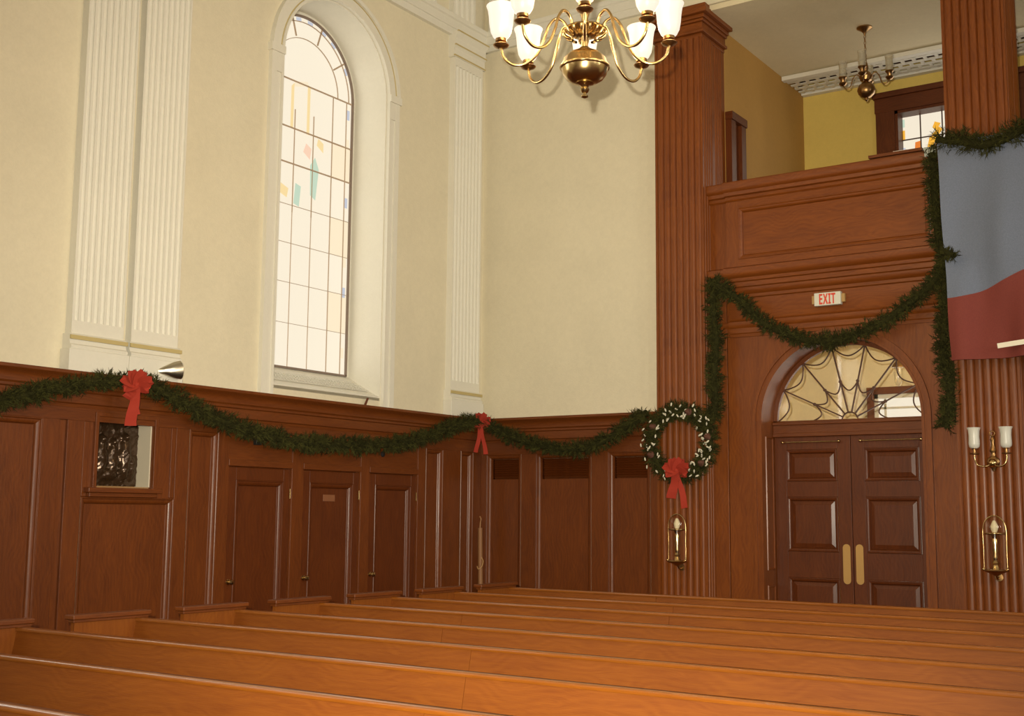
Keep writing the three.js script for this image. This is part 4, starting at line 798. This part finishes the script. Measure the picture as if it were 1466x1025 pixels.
// glass-domed brass candle brackets
function domeLamp(label, pos) {
  const t = thing('candle_bracket', label, 'candle bracket', pos, 'glass domed brass candle brackets on the pilasters');
  part('tray', lathe([[0, -0.045], [0.02, -0.04], [0.05, -0.02], [0.095, -0.005], [0.105, 0.004], [0.10, 0.012], [0.03, 0.012], [0, 0.012]], 20), darkBrass, t);
  for (const x of [-0.1, 0.1]) part('foot_knob', ball(0.014, x, 0.014, 0.02, 8), brass, t);
  part('candlestick', lathe([[0, 0.01], [0.036, 0.012], [0.028, 0.03], [0.022, 0.05], [0.032, 0.07], [0.018, 0.09], [0.026, 0.12], [0.018, 0.15], [0.028, 0.18], [0.02, 0.21], [0.03, 0.25], [0.02, 0.28], [0.034, 0.31], [0.042, 0.325], [0.022, 0.335], [0, 0.335]], 16), brass, t, 'turned brass column');
  part('crossbar', merge([tube([[-0.085, 0.325, 0], [0, 0.318, 0], [0.085, 0.325, 0]], 0.010, 6, 6), clean(new THREE.TorusGeometry(0.086, 0.006, 6, 24)).rotateX(Math.PI / 2).translate(0, 0.325, 0)]), brass, t);
  part('candle', lathe([[0, 0.33], [0.018, 0.33], [0.03, 0.36], [0.034, 0.385], [0.024, 0.41], [0.012, 0.435], [0, 0.44]], 12), std([0.75, 0.68, 0.48], 0.5), t, 'pale candle bulb');
  const d = []; for (let k = 0; k <= 8; k++) { const a = k / 8 * Math.PI / 2; d.push([0.094 * Math.cos(a), 0.37 + 0.10 * Math.sin(a)]); }
  part('glass_dome', lathe([[0.094, 0.012], ...d.slice(0, 8), [0.001, 0.47]], 24), clearGlass, t, 'clear glass dome');
  part('dome_frame', merge([tube([[-0.097, 0.012, 0], [-0.097, 0.2, 0], [-0.097, 0.36, 0], [-0.08, 0.425, 0], [-0.045, 0.465, 0], [0, 0.48, 0], [0.045, 0.465, 0], [0.08, 0.425, 0], [0.097, 0.36, 0], [0.097, 0.2, 0], [0.097, 0.012, 0]], 0.006, 44, 6)]), brass, t, 'arched brass frame of the dome');
  part('bracket', merge([tube([[0, -0.03, 0], [0, -0.07, -0.05], [0, -0.06, -0.115]], 0.010, 10, 6), lathe([[0, 0], [0.03, 0.004], [0.035, 0.012], [0, 0.016]], 14).rotateX(Math.PI / 2).translate(0, -0.06, -0.115)]), darkBrass, t);
  return t;
}
domeLamp('glass domed brass candle bracket on the pilaster below the wreath', [2.69, 1.125, 0.285]);
domeLamp('glass domed brass candle bracket on the pilaster below the two-branch sconce', [5.775, 1.135, 0.285]);

// ------------------------------------------------------------------ flag
{
  const t = thing('flag', 'large blue and dark red flag hung over the gallery front', 'flag', [5.395, 5.04, 0.275]);
  const Wd = 2.4, Ht = 2.04, NU = 90, NV = 60;
  const seam = (u) => 1.47 - 0.05 * u - 0.19 * Math.sin(Math.min(1, u / 0.9) * 1.57) ** 1.5 + 0.03 * Math.sin(u * 5);
  const fold = (u, v) => 0.045 * (1 + Math.sin(u * 11 + Math.sin(v * 2.2) * 0.9 + 1.2)) * (0.25 + 0.75 * v / Ht) + 0.012 * Math.sin(u * 23 + v * 3) * (v / Ht) + 0.014 * Math.sin((u * 1.2 + v) * 5) + 0.045 * Math.exp(-v * 5) * 0 + 0.03;
  const left = (v) => 0.025 + 0.035 * v + 0.006 * Math.sin(v * 6);
  const sheet = (v0, v1, th = 0.006) => {
    const P = (i, j, s) => { const u = i / NU * Wd, f = j / NV, v = v0(u) + (v1(u) - v0(u)) * f; return [left(v) + u, -v, fold(u, v) + s]; };
    const q = [];
    for (let i = 0; i < NU; i++) for (let j = 0; j < NV; j++) { q.push([P(i, j + 1, th), P(i + 1, j + 1, th), P(i + 1, j, th), P(i, j, th)]); q.push([P(i, j, 0), P(i + 1, j, 0), P(i + 1, j + 1, 0), P(i, j + 1, 0)]); }
    for (let i = 0; i < NU; i++) q.push([P(i, NV, 0), P(i + 1, NV, 0), P(i + 1, NV, th), P(i, NV, th)], [P(i, 0, th), P(i + 1, 0, th), P(i + 1, 0, 0), P(i, 0, 0)]);
    for (let j = 0; j < NV; j++) q.push([P(0, j, 0), P(0, j + 1, 0), P(0, j + 1, th), P(0, j, th)], [P(NU, j, th), P(NU, j + 1, th), P(NU, j + 1, 0), P(NU, j, 0)]);
    return clean(toCreasedNormals(quads(q), 0.6));
  };
  const weave = (c) => { const n = noise2(128, 128); return new THREE.MeshPhysicalMaterial({ map: dataTex(256, 256, (u, v) => { const f = 0.88 + 0.24 * n(u * 128, v * 128); return c.map((x) => toS(x * f)); }, true, [2, 2]), roughness: 0.85, sheen: 0.3, sheenRoughness: 0.6 }); };
  part('blue_cloth', uvm(sheet(() => 0.0, seam)), weave([0.14, 0.165, 0.22]), t, 'faded blue upper cloth');
  part('red_cloth', uvm(sheet(seam, () => Ht)), weave([0.18, 0.033, 0.022]), t, 'dark red lower cloth');
  part('white_strip', (() => { const g = box(0, 0.9, -0.022, 0.022, 0, 0.006); g.rotateZ(0.1); return moved(g, 0.505, -1.945, 0.16); })(), std([0.8, 0.76, 0.6], 0.7), t, 'narrow white strip near the lower edge');
  part('top_fold', uvm(prism([[0.03, 0.0], [0.034, 0.02], [0.0, 0.035], [-0.10, 0.035], [-0.10, 0.028], [-0.005, 0.026]], 'x', 0.66, Wd), 'x'), weave([0.14, 0.165, 0.22]), t);
}
// book rest on the gallery rail, with a paper
{
  const t = thing('music_rest', 'long flat oak board lying on the gallery rail', 'board', [4.70, 5.055, -0.01]);
  part('board', uvm(box(0, 0.52, 0.02, 0.05, -0.10, 0.10, 0.004), 'x'), wood, t);
  part('batten', uvm(box(0.08, 0.48, 0, 0.02, -0.06, 0.06), 'x'), wood, t);
}
solo('paper_sheet', moved(box(0, 0.13, 0, 0.004, -0.06, 0.05), 4.94, 5.106, 0.03), std([0.75, 0.7, 0.58], 0.8), 'small white paper lying on the board on the gallery rail', 'paper');
solo('folded_cloth', uvm(merge([box(5.24, 5.42, 5.057, 5.085, -0.08, 0.14, 0.01), box(5.25, 5.36, 4.99, 5.07, 0.123, 0.142, 0.008)]), 'x'), std([0.42, 0.46, 0.40], 0.8), 'pale folded cloth over the gallery rail beside the flag corner', 'cloth');

// ------------------------------------------------------------------ small things
{ // exit sign
  const t = thing('exit_sign', 'small white sign with red EXIT letters on the beam over the doorway', 'exit sign', [4.235, 3.735, 0.0]);
  part('body', box(-0.135, 0.135, -0.065, 0.065, -0.02, 0.035, 0.005), std([0.62, 0.62, 0.52], 0.5), t);
  for (const s of [-1, 1]) part('end_bracket', box(s * 0.15 - 0.018, s * 0.15 + 0.018, -0.04, 0.045, -0.03, 0.01, 0.004), std([0.40, 0.24, 0.08], 0.5), t);
  const font = await new FontLoader().loadAsync('fonts/droid/droid_sans_bold.typeface.json');
  const g = clean(new TextGeometry('EXIT', { font, size: 0.1, depth: 0.004, curveSegments: 4, bevelEnabled: false })); g.computeBoundingBox();
  const b = g.boundingBox, w = b.max.x - b.min.x; g.translate(-b.min.x - w / 2, -0.05, 0); g.scale(0.165 / w, 1.06, 1); g.translate(0, 0, 0.034);
  part('letters', g, std([0.62, 0.05, 0.02], 0.5), t, 'red capital letters reading EXIT');
}
{ // metal horn lamp on the ledge
  const t = thing('flood_lamp', 'grey metal horn shaped flood lamp on the panelling ledge beside the red bow', 'lamp', [0.10, 2.682, 4.86]);
  part('bracket', merge([box(-0.03, 0.03, 0, 0.008, -0.03, 0.06, 0.002), tube([[0, 0.005, 0.0], [0, 0.05, 0.0], [0, 0.075, -0.02]], 0.010, 8, 6)]), steel, t);
  const g = lathe([[0, 0], [0.018, 0.002], [0.024, 0.03], [0.035, 0.07], [0.055, 0.12], [0.072, 0.17], [0.078, 0.205], [0.080, 0.215], [0.076, 0.215], [0.07, 0.19], [0.05, 0.15], [0.02, 0.13], [0, 0.13]], 22);
  g.rotateX(-Math.PI / 2 + 0.12); g.rotateY(-0.35); moved(g, 0.0, 0.08, -0.01);
  part('reflector', g, steel, t, 'flared metal reflector');
}
solo('wall_box', moved(box(-0.01, 0.035, -0.032, 0.032, -0.035, 0.035, 0.006), 0.056, 2.235, 3.62), black, 'small black square box over the narrow door nearest the niche', 'box');
solo('wall_button', moved(lathe([[0, 0], [0.03, 0], [0.03, 0.012], [0.012, 0.02], [0, 0.02]], 12).rotateZ(-Math.PI / 2), 0.047, 2.20, 1.82), black, 'small dark round fitting over the narrow door nearest the corner', 'fitting');
solo('wooden_peg', (() => { const g = clean(new THREE.CylinderGeometry(0.011, 0.013, 0.10, 8)); g.rotateX(-0.5); return moved(g, 0.05, 2.722, 2.10); })(), doorWood, 'short dark peg leaning on the ledge below the window', 'peg');
{ // pole with cord in the corner
  const t = thing('wooden_pole', 'pale wooden pole with a cord leaning in the panelled corner', 'pole', [0.20, 0, 0.22]);
  part('shaft', clean(new THREE.CylinderGeometry(0.028, 0.032, 1.42, 8)).rotateX(0.03).translate(0, 0.72, 0.02), std([0.24, 0.11, 0.04], 0.6), t);
  part('hook', tube([[0, 1.42, 0.045], [0.01, 1.5, 0.05], [0.02, 1.53, 0.055], [0.0, 1.56, 0.05]], 0.009, 10, 6), std([0.30, 0.15, 0.06], 0.5), t);
  part('cord', tube([[-0.03, 1.0, 0.05], [0.0, 0.97, 0.07], [0.035, 0.99, 0.06], [0.045, 1.06, 0.04], [0.02, 1.1, 0.04]], 0.006, 16, 5), std([0.45, 0.26, 0.10], 0.8), t);
}
{ // bronze relief in the niche
  const N = 44, W = 0.53, H = 0.53, pos = [], nA = noise2(14, 14), nB = noise2(40, 40);
  const hgt = (u, v) => { let h = 0; for (const [cx, cy, rx, ry, z] of [[0.3, 0.42, 0.12, 0.34, 0.05], [0.3, 0.72, 0.07, 0.08, 0.06], [0.52, 0.38, 0.10, 0.30, 0.045], [0.52, 0.68, 0.06, 0.07, 0.05], [0.74, 0.44, 0.11, 0.36, 0.055], [0.74, 0.76, 0.065, 0.075, 0.06], [0.15, 0.3, 0.09, 0.22, 0.03], [0.42, 0.18, 0.2, 0.1, 0.04], [0.88, 0.28, 0.08, 0.2, 0.03]]) { const d = ((u - cx) / rx) ** 2 + ((v - cy) / ry) ** 2; if (d < 1) h = Math.max(h, z * Math.sqrt(1 - d)); } return h + nA(u * 14, v * 14) * 0.012 + nB(u * 40, v * 40) * 0.008; };
  const P = (i, j) => [(i / N - 0.5) * W, (j / N - 0.5) * H, hgt(i / N, j / N)];
  const q = []; for (let i = 0; i < N; i++) for (let j = 0; j < N; j++) q.push([P(i, j), P(i + 1, j), P(i + 1, j + 1), P(i, j + 1)]);
  const rel = clean(toCreasedNormals(quads(q), 1.2));
  const t = thing('relief_plaque', 'dark glossy bronze relief of figures set in the niche', 'relief', [-0.135, 2.06, 5.08]);
  t.rotation.y = Math.PI / 2;
  part('relief', rel, std([0.055, 0.030, 0.014], 0.25, 0.5), t);
  part('backing', box(-0.265, 0.265, -0.265, 0.265, -0.012, 0.002), std([0.10, 0.05, 0.02], 0.4, 0.6), t);
}

scene.traverse((o) => { if (o.isMesh) { o.castShadow = true; o.receiveShadow = true; } });
renderer.render(scene, camera);
